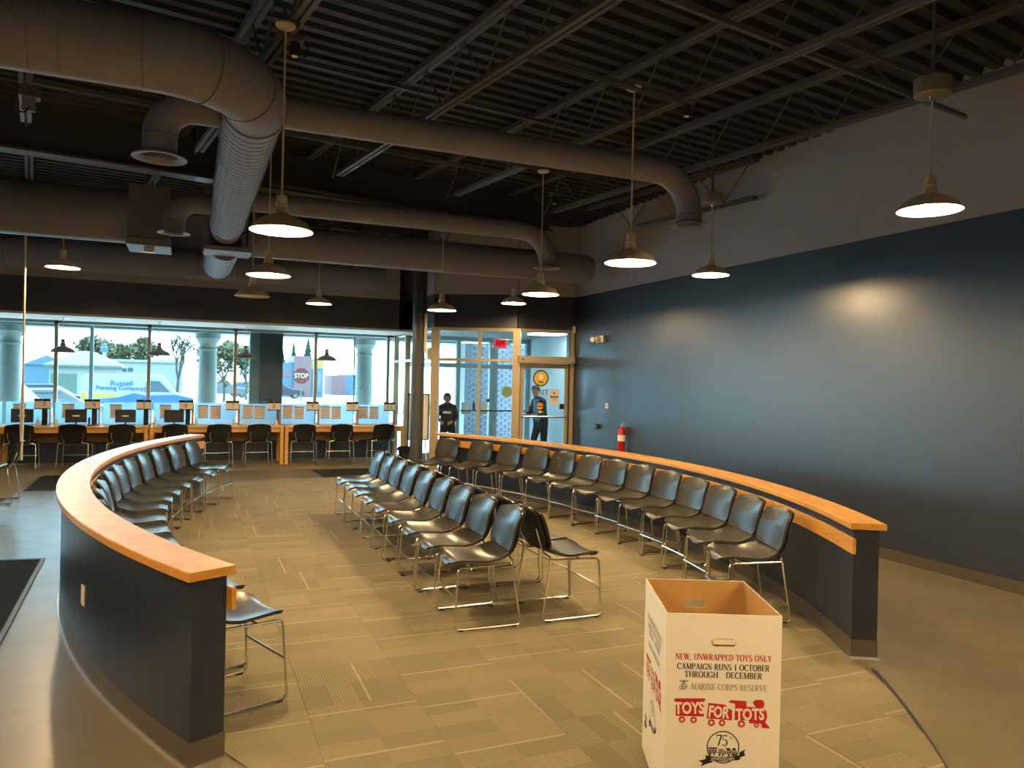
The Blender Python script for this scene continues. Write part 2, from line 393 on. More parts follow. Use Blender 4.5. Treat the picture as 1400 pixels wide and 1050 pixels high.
# bridging angles and slotted struts between joists
for k, (s_, e0, e1, lab) in enumerate(((-1.35, -3.0, 4.0, 'thin steel bridging bar tied across the joists over the cardboard box'), (3.9, -3.0, 3.1, 'thin steel bridging bar tied across the joists near the girder'), (1.9, -4.0, 3.1, 'thin steel bridging bar across the joists above the long branch duct'))):
    o = MB().beam(along(s_, e0, 4.17 if k == 0 else 4.56), along(s_, e1, 4.17 if k == 0 else 4.56), 0.035, 0.035).build('bridging_bar', 'joist', ceil_o)
def strut(a, b, lab):
    mb = MB(); a = Vector(a); b = Vector(b); mb.beam(a+Vector((0,0,0.015)), b+Vector((0,0,0.015)), 0.04, 0.006)
    d = (b-a); L_ = d.length; nn = int(L_/0.06); sd = d.normalized().cross(Vector((0,0,1)))
    for sg in (-1, 1): mb.beam(a+sd*0.017*sg, b+sd*0.017*sg, 0.007, 0.03)
    for q in range(nn): mb.beam(a+d*((q+0.2)/nn), a+d*((q+0.6)/nn), 0.028, 0.008)
    return tag(mb.build('slotted_strut', 'joist'), lab, 'strut')
strut((2.20,5.02,4.085), (3.72,5.24,4.085), 'slotted steel strut carrying the pendant beside the ceiling camera')
strut((3.95,3.87,4.085), (5.10,4.06,4.085), 'slotted steel strut behind the wide-canopied pendant by the navy wall')
strut((0.50,5.22,4.085), (0.62,5.25,4.085), 'short slotted strut above the pendant beside the big duct elbow')

for x_, lab in ((0.66,'slotted strut over the lit pendant beside the main duct run'),(0.66,'slotted strut over the unlit pendant beside the main duct run')):
    y_ = 7.62 if 'unlit' not in lab else 9.72; strut((x_-0.5, y_-0.08, 4.098), (x_+1.0, y_+0.165, 4.098), lab)
strut((2.6,7.42,4.082), (4.4,7.715,4.082), 'slotted strut over the pendant between the long branch ducts')
strut((1.4,9.824,4.082), (4.6,10.349,4.082), 'slotted strut over the pendant in front of the pipe column')
# ---------------------------------------------------------------- window wall glazing
mull = [-10.35,-8.76,-7.17,-5.57,-3.98,-2.38,-0.785,0.818,2.44,4.02]
for i, x in enumerate(mull):
    o = struct(MB().box(x-0.03, x+0.03, GLY-0.055, GLY+0.055, 0.72, 2.70).build('trim_%d' % (3+i), 'mullion'))
struct(MB().box(-11, 4.2, GLY-0.055, GLY+0.055, 2.645, 2.70).build('trim_head', 'alu'))
struct(MB().box(-11, 4.2, GLY-0.07, GLY+0.07, 0.72, 0.76).build('trim_sill', 'alu'))
ed = [-11]+mull+[4.2]
for i in range(len(ed)-1):
    x0, x1 = ed[i]+0.03, ed[i+1]-0.03
    if x1-x0 > 0.05: struct(MB().box(x0, x1, GLY-0.004, GLY+0.004, 0.76, 2.645).build('window_%d' % (i+1), 'glass'))

# ---------------------------------------------------------------- glazed entrance screen
def seg_pt(a, b, t): return Vector((a[0]+(b[0]-a[0])*t, a[1]+(b[1]-a[1])*t, 0))
def bar(mb, a, b, t0, t1, z0, z1, dp=0.1, mi=0):
    p = seg_pt(a, b, t0); q = seg_pt(a, b, t1); zc = (z0+z1)/2
    mb.beam((p.x,p.y,zc), (q.x,q.y,zc), dp, z1-z0, mi)
Cs, Ce, As, Ae, Bs, Be = SC[0], SC[1], SC[1], SC[2], SC[2], SC[3]
LA = math.dist(As, Ae); LB = math.dist(Bs, Be); LC = math.dist(Cs, Ce)
scr = thing('entrance_screen', 'champagne metal framed glass screen between the waiting room and the vestibule', 'glass screen', (4.2,13.6,0)); scr.location = (0,0,0)
# posts
for (a, b, t, wd) in ((As,Ae,0.0,0.15),(As,Ae,0.545,0.055),(As,Ae,1.0,0.14),(Bs,Be,0.955,0.085),(Cs,Ce,0.02,0.07),(Cs,Ce,0.34,0.05),(Cs,Ce,0.67,0.05)):
    Ln = math.dist(a, b); mb = MB(); bar(mb, a, b, t-wd/2/Ln, t+wd/2/Ln, 0, 2.72, 0.11); mb.build('post', 'frame', scr)
for (a, b, t0, t1, z0, z1) in ((As,Ae,0,1,2.66,2.72),(Bs,Be,0,0.97,2.66,2.72),(Cs,Ce,0,1,2.66,2.72),(As,Ae,0,1,2.095,2.15),(Cs,Ce,0,1,2.095,2.15),(As,Ae,0,1,0,0.1),(Cs,Ce,0,1,0,0.1),(As,Ae,0,0.545,0.50,0.56)):
    mb = MB(); bar(mb, a, b, t0, t1, z0, z1, 0.105); mb.build('rail', 'frame', scr)
for (a, b, t0, t1, z0, z1) in ((As,Ae,0.05,0.525,2.15,2.66),(As,Ae,0.565,0.955,2.15,2.66),(As,Ae,0.05,0.525,0.1,2.095),(As,Ae,0.565,0.955,0.1,2.095),(Bs,Be,0.06,0.92,2.23,2.66),
        (Cs,Ce,0.03,0.33,0.1,2.095),(Cs,Ce,0.35,0.66,0.1,2.095),(Cs,Ce,0.68,0.97,0.1,2.095),(Cs,Ce,0.03,0.33,2.15,2.66),(Cs,Ce,0.35,0.66,2.15,2.66),(Cs,Ce,0.68,0.97,2.15,2.66)):
    mb = MB(); bar(mb, a, b, t0, t1, z0, z1, 0.008); mb.build('pane', 'glass2', scr)
# operator header over the door
mb = MB(); nb = Vector((Be[1]-Bs[1], -(Be[0]-Bs[0]), 0)).normalized()
if nb.y > 0: nb = -nb
a2 = (Bs[0]+nb.x*0.07, Bs[1]+nb.y*0.07); b2 = (Be[0]+nb.x*0.07, Be[1]+nb.y*0.07)
bar(mb, a2, b2, 0.0, 0.985, 2.09, 2.215, 0.16); mb.build('door_operator', 'frame', scr)
mb = MB(); bar(mb, a2, b2, 0.06, 0.09, 2.14, 2.16, 0.166); bar(mb, a2, b2, 0.93, 0.96, 2.10, 2.12, 0.166); mb.build('operator_badge', 'ink', scr)
# control box on the side screen
MB().bbox(4.05, 4.16, 13.62, 13.80, 2.12, 2.34, 0.006).build('operator_box', 'frame', scr)
# door leaf
door = struct(thing('door_1', '', '')); del door['label']; del door['category']
mb = MB()
for t0, t1 in ((0.065,0.125),(0.845,0.91)): bar(mb, Bs, Be, t0, t1, 0.02, 2.085, 0.05)
bar(mb, Bs, Be, 0.125, 0.845, 2.0, 2.085, 0.05); bar(mb, Bs, Be, 0.125, 0.845, 0.02, 0.20, 0.05)
mb.build('door_frame', 'frame', door)
mb = MB(); bar(mb, Bs, Be, 0.125, 0.845, 0.20, 2.0, 0.007); mb.build('pane', 'glass2', door)
mb = MB(); a3 = (Bs[0]+nb.x*0.06, Bs[1]+nb.y*0.06); b3 = (Be[0]+nb.x*0.06, Be[1]+nb.y*0.06)
p = seg_pt(a3, b3, 0.08); q = seg_pt(a3, b3, 0.88); mb.tube([(p.x,p.y,1.09),(q.x,q.y,1.09)], 0.016, 8); mb.build('push_bar', 'chrome', door)
p = seg_pt(a3, b3, 0.80); MB().bbox(p.x-0.045, p.x+0.045, p.y, p.y+0.03, 1.24, 1.34, 0.005).build('lock_case', 'ink', door)
angB = math.atan2(Be[1]-Bs[1], Be[0]-Bs[0]); angA = math.atan2(Ae[1]-As[1], Ae[0]-As[0])
def on_panel(me, name, a, b, t, z, ang, parent, off=0.012):
    nn = Vector((math.sin(ang), -math.cos(ang), 0)); p = seg_pt(a, b, t)+nn*off
    o = link(name, me, parent, (p.x, p.y, z)); o.rotation_euler = (PI/2, 0, ang); return o
def disc_mesh(name, r, m, th=0.002, n=32, r0=0.0):
    mb = MB()
    if r0 == 0: mb.prism([(r*math.cos(2*PI*j/n), r*math.sin(2*PI*j/n)) for j in range(n)], -th/2, th/2)
    else:
        V = []; F = []
        for zz in (-th/2, th/2):
            for rr in (r0, r):
                for j in range(n): V.append((rr*math.cos(2*PI*j/n), rr*math.sin(2*PI*j/n), zz))
        for j in range(n):
            k = (j+1) % n
            F += [(2*n+j, 3*n+j, 3*n+k, 2*n+k), (j, k, n+k, n+j), (n+j, n+k, 3*n+k, 3*n+j), (j, 2*n+j, 2*n+k, k)]
        mb.add(V, F)
    return mb.mesh(name, m)
def plate_mesh(name, wd, ht, m, th=0.002): return MB().box(-wd/2, wd/2, -ht/2, ht/2, -th/2, th/2).mesh(name, m)
# round decal, EXIT lettering, notices
dcl = on_panel(disc_mesh('decal', 0.135, 'yellow'), 'round_decal', Bs, Be, 0.425, 1.81, angB, door, 0.010)
o = link('decal_ring', disc_mesh('decal_ring', 0.152, 'shirtdark', 0.003, 32, 0.13), dcl)
o = link('decal_emblem', MB().prism([(-0.03,-0.03),(0.03,-0.03),(0.045,0.03),(0.02,0.075),(-0.02,0.075),(-0.045,0.03)], 0, 0.0025).mesh('decal_emblem', 'card'), dcl)
o = link('decal_band', plate_mesh('decal_band', 0.09, 0.02, 'shirtdark', 0.004), dcl, (0, -0.07, 0))
on_panel(text_mesh('exit_lettering', 'EXIT', 0.15, 'greyink'), 'exit_lettering', Bs, Be, 0.43, 1.545, angB, door, 0.010)
nt_ = on_panel(plate_mesh('paper_notice', 0.185, 0.29, 'paper'), 'paper_notice', Bs, Be, 0.665, 1.465, angB, door, 0.010)
link('notice_print', MB().box(-0.08,-0.035,-0.02,0.02,0,0.002).box(-0.03,0.03,-0.02,0.02,0,0.002).box(0.035,0.08,-0.02,0.02,0,0.002).box(-0.04,0.04,-0.055,-0.045,0,0.002).box(-0.015,0.015,0.05,0.09,0,0.002).mesh('notice_print', 'greyink'), nt_, (0,0,0.001))
od = on_panel(disc_mesh('orange_decal', 0.065, 'orange'), 'orange_decal', Bs, Be, 0.42, 1.29, angB, door, 0.010)
link('decal_band', plate_mesh('decal_band', 0.13, 0.018, 'ink', 0.004), od, (0,-0.005,0))
sd = on_panel(plate_mesh('sticker', 0.12, 0.035, 'label'), 'sticker', Bs, Be, 0.425, 1.185, angB, door, 0.010)
link('sticker_print', MB().box(-0.055,-0.03,-0.014,0.014,0,0.002).box(0.03,0.055,-0.014,0.014,0,0.002).mesh('sticker_print', 'ink'), sd, (0,0,0.001))
st = on_panel(plate_mesh('window_sticker', 0.12, 0.20, 'paper'), 'window_sticker', As, Ae, 0.135, 0.66, angA, scr, 0.055)
link('sticker_print', MB().box(-0.05,0.05,0.03,0.09,0,0.002).box(-0.05,0.05,-0.03,0.0,0,0.002).mesh('sticker_print', 'orange'), st, (0,0,0.001))

# vestibule: ceiling, pale side wall, outer doors
struct(MB().prism([(4.25,16.3),(4.25,13.66),(5.55,12.90),(6.66,12.72),(7.25,12.72),(7.25,16.3)], 2.73, 2.78).build('ceiling_vestibule', 'vceil'))
struct(MB().box(7.25, 7.4, 12.6, 16.2, 0, 2.8).build('wall_vestibule', 'vwall'))
struct(MB().box(XW+0.2, 7.4, 12.5, 12.64, 0, 2.8).build('wall_vestibule_near', 'vwall'))
vl = tag(MB().box(6.35, 6.95, 13.6, 14.2, 2.705, 2.729).build('ceiling_light_panel', 'vlight'), 'white light panel in the vestibule ceiling behind the door', 'light')
od_ = thing('outer_door_screen', 'teal grey aluminium outer doors of the vestibule with notices on the glass', 'doors')
OY = 16.1
for x in (4.32, 5.5, 6.30, 6.40, 7.2): MB().box(x-0.045, x+0.045, OY-0.05, OY+0.05, 0, 2.72).build('post', 'alu', od_)
for z0, z1, x0, x1 in ((2.62,2.72,4.27,7.24),(2.02,2.12,4.27,7.24),(0,0.12,4.27,7.24)): MB().box(x0, x1, OY-0.045, OY+0.045, z0, z1).build('rail', 'alu', od_)
for x0, x1 in ((4.345,5.455),(5.545,6.255),(6.445,7.155)):
    MB().box(x0, x1, OY-0.004, OY+0.004, 0.12, 2.02).build('pane', 'glass2', od_); MB().box(x0, x1, OY-0.004, OY+0.004, 2.12, 2.62).build('pane', 'glass2', od_)
MB().tube([(5.55,OY-0.09,1.06),(7.15,OY-0.09,1.06)], 0.017, 6).build('push_bar', 'screen', od_)
MB().box(5.60,5.81,OY-0.02,OY-0.006,0.98,1.25).build('notice', 'vwall', od_); MB().box(6.02,6.22,OY-0.02,OY-0.006,0.98,1.25).build('notice', 'paper', od_)
MB().bbox(6.20,6.25,OY-0.06,OY-0.02,1.26,1.33,0.004).build('lock', 'ink', od_)
MB().bbox(5.86,5.90,OY-0.10,OY-0.02,1.06,1.24,0.006).build('pull_handle', 'ink', od_)
o = link('round_decal', disc_mesh('round_decal', 0.13, 'yellow'), od_, (6.70, OY-0.02, 1.50)); o.rotation_euler = (PI/2,0,0)

# exit sign hanging in the vestibule
ex = thing('exit_sign', 'red lit exit sign with two lamp heads hanging inside the vestibule', 'exit sign', (5.66, 14.0, 2.40))
MB().bbox(-0.14, 0.14, -0.03, 0.03, 0, 0.19, 0.006).build('housing', 'white', ex)
MB().box(-0.125, 0.125, -0.034, -0.0301, 0.012, 0.178).build('lit_face', 'exitred', ex)
o = link('lettering', text_mesh('lettering', 'EXIT', 0.125, 'exitdark', bold=0.003, sx=0.72), ex, (0, -0.036, 0.095)); o.rotation_euler = (PI/2,0,0)
for s_ in (-1, 1):
    h = MB().lathe([(0.0,-0.03),(0.028,-0.03),(0.034,0.02),(0.0,0.024)], 12).build('lamp_head', 'white', ex, True, (s_*0.185, -0.01, 0.09)); h.rotation_euler = (PI/2,0,0)
    MB().tube([(s_*0.14,0,0.09),(s_*0.185,0,0.09)], 0.01, 6).build('lamp_arm', 'white', ex)
MB().tube([(0,0,0.19),(0,0,0.33)], 0.012, 6).build('hanger', 'white', ex)

# ================================================================ FLOOR COVERINGS
LC0 = (8.229, 7.702); LR = 9.222; RC0 = (-3.105, 7.463); RR = 8.236
Y0, Y1 = 3.58, 11.76
def xl(y, R): return LC0[0]-math.sqrt(max(0, R*R-(y-LC0[1])**2))
def xr(y, R): return RC0[0]+math.sqrt(max(0, R*R-(y-RC0[1])**2))
outl = []
N_ = 30
for i in range(N_+1):
    y = 1.0+(11.8-1.0)*i/N_; outl.append((xl(y, LR-(0.212 if y > 3.2 else 0.16)), y))
outl += [(0.3,12.6),(0.62,12.95),(1.7,13.14),(3.0,13.27),(3.75,12.75),(4.0,12.2)]
for i in range(N_+1):
    y = 11.8-(11.8-1.0)*i/N_; outl.append((xr(y, RR-(0.212 if y > 3.2 else 0.13)), y))
def clip(poly, axis, val, keep_ge):
    out = []
    for i in range(len(poly)):
        a, b = poly[i], poly[(i+1) % len(poly)]
        ia = (a[axis] >= val) if keep_ge else (a[axis] <= val); ib = (b[axis] >= val) if keep_ge else (b[axis] <= val)
        if ia: out.append(a)
        if ia != ib:
            t = (val-a[axis])/(b[axis]-a[axis]); out.append((a[0]+(b[0]-a[0])*t, a[1]+(b[1]-a[1])*t))
    return out
cp = tag(MB().prism(outl, 0.0005, 0.003).build('carpet', 'deskcarpet'), 'brown ribbed carpet tiles filling the floor between the two curved half walls', 'carpet')
TS = 0.57; gx0, gy0 = 1.72-6*TS, 3.43-5*TS; gap = 0.0008; shared = None
for i in range(14):
    for j in range(24):
        x0, y0 = gx0+i*TS, gy0+j*TS
        pl = clip(clip(clip(clip(outl, 0, x0+gap, True), 0, x0+TS-gap, False), 1, y0+gap, True), 1, y0+TS-gap, False)
        if len(pl) < 3: continue
        cx, cy = x0+TS/2, y0+TS/2
        ar = abs(sum(pl[q][0]*pl[(q+1)%len(pl)][1]-pl[(q+1)%len(pl)][0]*pl[q][1] for q in range(len(pl))))/2
        if ar < 0.004: continue
        if ar > (TS-2*gap)**2*0.999:
            if shared is None: shared = MB().prism([(x-cx, y-cy) for x, y in pl], 0, 0.005).mesh('carpet_tile', 'carpet')
            me = shared
        else: me = MB().prism([(x-cx, y-cy) for x, y in pl], 0, 0.005).mesh('carpet_tile', 'carpet')
        link('carpet_tile', me, cp, (cx, cy, 0.0025 + 0.0004*((i*7+j*3) % 3)))
# dark edge strip along the open end of the carpet
mb = MB(); V = []
pts = [(xr(y, RR-0.13), y) for y in [1.0+2.4*i/12 for i in range(13)]]
for i in range(12): mb.beam((*pts[i],0.004), (*pts[i+1],0.004), 0.022, 0.008)
tag(mb.build('carpet_edge_strip', 'screen'), 'dark edging strip where the carpet ends past the half wall', 'trim strip')
dc = tag(MB().prism([(-10.9,16.4),(-10.9,2.0),(-3.6,2.0),(-2.27,11.0),(-2.27,14.5),(4.1,14.75),(4.1,16.4)], 0.0005, 0.006).build('desk_carpet', 'deskcarpet'), 'plain brown carpet under the row of window desks', 'carpet')
def fmat(poly, label, b=0.035):
    m_ = tag(MB().prism(poly, 0.006, 0.011).build('floor_mat', 'matedge'), label, 'floor mat', 'black floor mats')
    cx = sum(p[0] for p in poly)/len(poly); cy = sum(p[1] for p in poly)/len(poly)
    ins = [(cx+(x-cx)*(1-b), cy+(y-cy)*(1-b)) for x, y in poly]
    MB().prism(ins, 0.011, 0.0145).build('pile', 'mat', m_)
fmat([(-1.21,8.07),(-3.2,8.32),(-3.0,4.85),(-1.03,4.75)], 'large black floor mat beside the half wall with the outlet')
fmat([(-2.25,14.43),(-2.20,12.72),(-0.95,12.66),(-0.98,14.40)], 'black floor mat in front of the monitor desks')
fmat([(2.07,14.36),(2.13,13.27),(3.95,13.45),(3.9,14.4)], 'black floor mat in front of the desks near the column', 0.02)

# ================================================================ CURVED HALF WALLS
def arc_sweep(mb, C, sgn, Ri, Ro, z0, z1, ya, yb, n=40, bev=0.0, mi=0):
    prof = [(Ri,z0),(Ro,z0),(Ro,z1-bev),(Ro-bev,z1),(Ri+bev,z1),(Ri,z1-bev)] if bev else [(Ri,z0),(Ro,z0),(Ro,z1),(Ri,z1)]
    k = len(prof); V = []; F = []
    Rm = (Ri+Ro)/2; a0 = math.asin((ya-C[1])/Rm); a1 = math.asin((yb-C[1])/Rm)
    for i in range(n+1):
        a = a0+(a1-a0)*i/n
        for r, z in prof: V.append((C[0]+sgn*r*math.cos(a), C[1]+r*math.sin(a), z))
    for i in range(n):
        for j in range(k): F.append((i*k+j, i*k+(j+1)%k, (i+1)*k+(j+1)%k, (i+1)*k+j))
    F += [tuple(range(k)), tuple(n*k+j for j in range(k-1,-1,-1))]
    mb.add(V, F, mi)
def half_wall(C, sgn, R, label, ya, yb, seam):
    t = thing('half_wall', label, 'half wall')
    def part(name, m, *a, **kw):
        mb = MB(); arc_sweep(mb, C, sgn, *a, **kw)
        bm_me = mb.mesh(name, m); bm = bmesh.new(); bm.from_mesh(bm_me); bmesh.ops.recalc_face_normals(bm, faces=bm.faces[:]); bm.to_mesh(bm_me); bm.free()
        return link(name, bm_me, t)
    ca, cb = ya-0.03, yb+0.03
    part('wall_body', 'navy2', R-0.195, R-0.035, 0.0, 0.832, ya, yb)
    part('wood_cap', 'oak', R-0.222, R, 0.832, 0.872, ca, seam-0.0008, bev=0.005)
    part('wood_cap', 'oak', R-0.222, R, 0.832, 0.872, seam+0.0008, cb, bev=0.005)
    part('chair_rail', 'oak', R-0.217, R-0.195, 0.675, 0.775, ya, yb, bev=0.004)
    part('base_trim', 'base', R-0.199, R-0.031, 0.0, 0.115, ya-0.005, yb+0.005)
    part('metal_edge', 'chrome', R-0.206, R-0.024, 0.0, 0.010, ya-0.012, yb+0.012)
    return t
hl = half_wall(LC0, -1, LR, 'curved navy half wall with oak cap and an outlet on its outer face', Y0+0.03, Y1, 6.75)
hr = half_wall(RC0, 1, RR, 'curved navy half wall with oak cap standing along the navy side wall', Y0+0.0, Y1, 8.6)
# outlet on the outer face of the left half wall
yo = 5.01; a = math.asin((yo-LC0[1])/(LR-0.035)); px = LC0[0]-(LR-0.035)*math.cos(a); py = yo
op = MB().bbox(-0.008, 0.0, -0.035, 0.035, -0.058, 0.058, 0.003).build('outlet_plate', 'cream', hl, False, (px, py, 0.43)); op.rotation_euler = (0,0,-a)
for z in (-0.022, 0.022): MB().bbox(-0.0105, -0.006, -0.016, 0.016, z-0.013, z+0.013, 0.002).build('socket', 'cream', op)

# ================================================================ CHAIRS
def pad(fn, nu, nv, th):
    """closed slab from surface fn(u,v)->(point, normal offset dir)"""
    V = []; F = []
    for layer in (0, 1):
        for i in range(nu+1):
            for j in range(nv+1):
                p = Vector(fn(i/nu, j/nv))
                d = 1e-3
                pu = Vector(fn(min(1, i/nu+d), j/nv))-Vector(fn(max(0, i/nu-d), j/nv)); pv = Vector(fn(i/nu, min(1, j/nv+d)))-Vector(fn(i/nu, max(0, j/nv-d)))
                nn = pu.cross(pv); nn = nn.normalized() if nn.length > 1e-12 else Vector((0,0,1))
                V.append(p - nn*th*layer)
    w_ = nv+1; o = (nu+1)*w_
    for i in range(nu):
        for j in range(nv):
            a_ = i*w_+j; F.append((a_, a_+w_, a_+w_+1, a_+1)); F.append((o+a_, o+a_+1, o+a_+w_+1, o+a_+w_))
    for i in range(nu):
        F.append((i*w_, o+i*w_, o+(i+1)*w_, (i+1)*w_)); b_ = i*w_+nv; F.append((b_, b_+w_, o+b_+w_, o+b_))
    for j in range(nv):
        F.append((j, j+1, o+j+1, o+j)); b_ = nu*w_+j; F.append((b_, o+b_, o+b_+1, b_+1))
    return V, F
def rw(t, W, a, p=2.4):          # half width of a rounded outline, t in -1..1
    t = abs(t); 
    if t <= a: return W
    return W*max(0.0, 1-0.42*((t-a)/(1-a))**p)
def lerp(tab, t):
    for i in range(len(tab)-1):
        if t <= tab[i+1][0]:
            k = (t-tab[i][0])/(tab[i+1][0]-tab[i][0]); k = k*k*(3-2*k)*0.5+k*0.5
            return [tab[i][q]+(tab[i+1][q]-tab[i][q])*k for q in range(1, len(tab[0]))]
    return list(tab[-1][1:])
seat_tab = [(0, 0.245, 0.415), (0.08, 0.235, 0.440), (0.2, 0.20, 0.452), (0.62, 0.0, 0.436), (0.75, -0.07, 0.446), (1.0, -0.205, 0.498)]
def seat_fn(u, v):
    x, z = lerp(seat_tab, u); t = 2*u-1; s = 2*v-1
    W = rw(t if t < 0 else t*0.93, 0.232, 0.55)
    return (x, s*W, z + 0.016*abs(s)**3 - 0.004*(1-s*s))
back_tab = [(0, -0.205, 0.505), (0.25, -0.222, 0.575), (0.6, -0.250, 0.69), (0.9, -0.286, 0.780), (1.0, -0.303, 0.800)]
def back_fn(u, v):
    x, z = lerp(back_tab, u); s = 2*v-1
    W = (0.236-0.028*u)
    if u < 0.2: W *= 1-0.20*((0.2-u)/0.2)**1.7
    if u > 0.86: W *= 1-0.15*((u-0.86)/0.14)**2.4
    return (x + 0.035*s*s, s*W, z - (0.012*abs(s)**4 if u > 0.8 else 0))
V, F = pad(seat_fn, 14, 12, 0.016); seat_me = MB().add(V, F).mesh('seat', 'vinyl', True)
V, F = pad(lambda u, v: back_fn(u, 1-v), 12, 12, -0.018); 
V2, F2 = pad(back_fn, 12, 12, 0.018); back_me = MB().add(V2, F2).mesh('backrest', 'vinyl', True)
def back_shell(u, v): x, y, z = back_fn(0.03+0.94*u, 0.03+0.94*v); return (x-0.019, y, z)
V3, F3 = pad(back_shell, 8, 8, 0.004); shell_me = MB().add(V3, F3).mesh('back_shell', 'shell', True)
def side_wire(s):
    pts = [(-0.262,0.16*s,0.66),(-0.238,0.172*s,0.575),(-0.185,0.128*s,0.470),(-0.170,0.236*s,0.462),(-0.238,0.246*s,0.010),(0.246,0.246*s,0.010),(0.222,0.228*s,0.428),(-0.165,0.226*s,0.440)]
    return MB().tube(fillet(pts, 0.035, 4), 0.0078, 7).mesh('side_frame', 'chrome', True)
wire_me = [side_wire(1), side_wire(-1)]
str_me = MB().tube([(0.2345,-0.236,0.22),(0.2345,0.236,0.22)], 0.0072, 7).mesh('front_stretcher', 'chrome', True)
und_me = MB().tube(fillet([(0.10,-0.222,0.425),(0.10,-0.15,0.418),(0.10,0.15,0.418),(0.10,0.222,0.425)], 0.03), 0.006, 6).mesh('seat_rail', 'chrome', True)
gl_me = MB().bbox(-0.02, 0.02, -0.009, 0.009, 0.0, 0.012, 0.003).mesh('glide', 'shell')
chair_proto = None
def chair(x, y, rz, label, group, z=0.008):
    global chair_proto
    if chair_proto is None:
        t = thing('stacking_chair', label, 'chair', (x,y,z), rz, group)
        link('seat', seat_me, t); b_ = link('backrest', back_me, t); link('back_shell', shell_me, b_)
        for q in (0, 1):
            sfm = link('side_frame', wire_me[q], t)
            for gx in (-0.19, 0.20): link('glide', gl_me, sfm, (gx, (0.246 if q == 0 else -0.246), -0.001))
        link('front_stretcher', str_me, t); link('seat_rail', und_me, t)
        chair_proto = t; return t
    c = dup(chair_proto, (x,y,z), rz, label); c['group'] = group; return c
# centre rows, back to back; first = nearest the cardboard box
ys = [5.13, 5.66, 6.20, 6.75, 7.30, 7.83, 8.34, 8.85, 9.36]
for i, y in enumerate(ys):
    jx = (0.0 if i == 0 else random.uniform(-0.012, 0.012))
    chair(1.945+jx*0.5, y, PI+random.uniform(-0.03,0.03)+(-0.03 if i == 0 else 0), 'black middle-row chair facing the outlet half wall, %s from the cardboard box' % ORD[i], 'middle chairs facing the outlet half wall')
for i, y in enumerate(ys):
    jx = random.uniform(-0.012, 0.012)
    chair(2.58+jx*0.5, y-0.01+random.uniform(-0.02,0.02), random.uniform(-0.03,0.03), 'black middle-row chair facing the navy side wall, %s from the cardboard box' % ORD[i], 'middle chairs facing the navy side wall')
# right row along the half wall
ry = [4.53,5.09,5.66,6.22,6.79,7.36,7.93,8.48,9.04,9.60,10.17,10.74,11.38]
for i, y in enumerate(ry):
    y -= 0.07*(1-i/12)
    a = math.asin((y-RC0[1])/(RR-0.30)); R = RR-0.57-0.07*(1-i/12)
    chair(RC0[0]+R*math.cos(a), RC0[1]+R*math.sin(a), a+PI+random.uniform(-0.04,0.04)+0.10, 'black chair along the half wall by the navy side wall, %s from the cardboard box' % ORD[i], 'chairs along the half wall by the navy wall')
# left row along the half wall, first = nearest the window desks
ly = [11.16,10.64,10.08,9.55,8.98,8.44,7.90,7.25,6.69,6.12,5.50,4.80,4.06]
for i, y in enumerate(ly):
    a = math.asin((y-LC0[1])/(LR-0.30)); R = LR-0.55
    if i == 12: chair(0.185, 4.30, 0.36, 'black chair inside the half wall with the outlet, thirteenth from the window desks', 'chairs inside the half wall with the outlet'); continue
    chair(LC0[0]-R*math.cos(a), LC0[1]+R*math.sin(a), -a+random.uniform(-0.04,0.04), 'black chair inside the half wall with the outlet, %s from the window desks' % ORD[i], 'chairs inside the half wall with the outlet')
chair(-2.33, 11.68, PI, 'lone black chair on the plain brown carpet beside the hanging rod', 'lone chair')
# chairs at the window desks
for i, x in enumerate((-2.71,-1.89,-1.14,-0.27,0.48,1.20,2.06,2.79,3.63)):
    chair(x, 15.42, PI/2+random.uniform(-0.08,0.08), 'black chair pushed up to the window desk by the number %s sign' % NUMW[i+3], 'chairs at the window desks')

# ================================================================ WINDOW DESKS
def desk(x0, x1, label):
    t = thing('service_desk', label, 'desk', ((x0+x1)/2, 15.8, 0.006)); h = (x1-x0)/2-0.005
    MB().bbox(-h, h, -0.40, 0.40, 0.72, 0.75, 0.005).build('desk_top', 'desk', t)
    MB().box(-h+0.05, h-0.05, -0.37, -0.345, 0.635, 0.72).build('apron', 'desk', t)
    for sx in (-1, 1):
        for yy in (-0.36, 0.32): MB().bbox(sx*(h-0.035)-0.032, sx*(h-0.035)+0.032, yy-0.03, yy+0.03, 0, 0.72, 0.004).build('leg', 'desk', t)
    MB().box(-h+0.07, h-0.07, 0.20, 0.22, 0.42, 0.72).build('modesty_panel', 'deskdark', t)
    return t
desk(-5.50,-3.13,'oak service desk past the hanging rod, left of sign 3')
desk(-3.12,-0.715,'oak service desk with three labelled monitors under signs three to five')
desk(-0.705,1.695,'oak service desk under signs six to eight beside the monitors desk')
desk(1.705,4.12,'oak service desk nearest the pipe column and waste bin')
DZ = 0.757
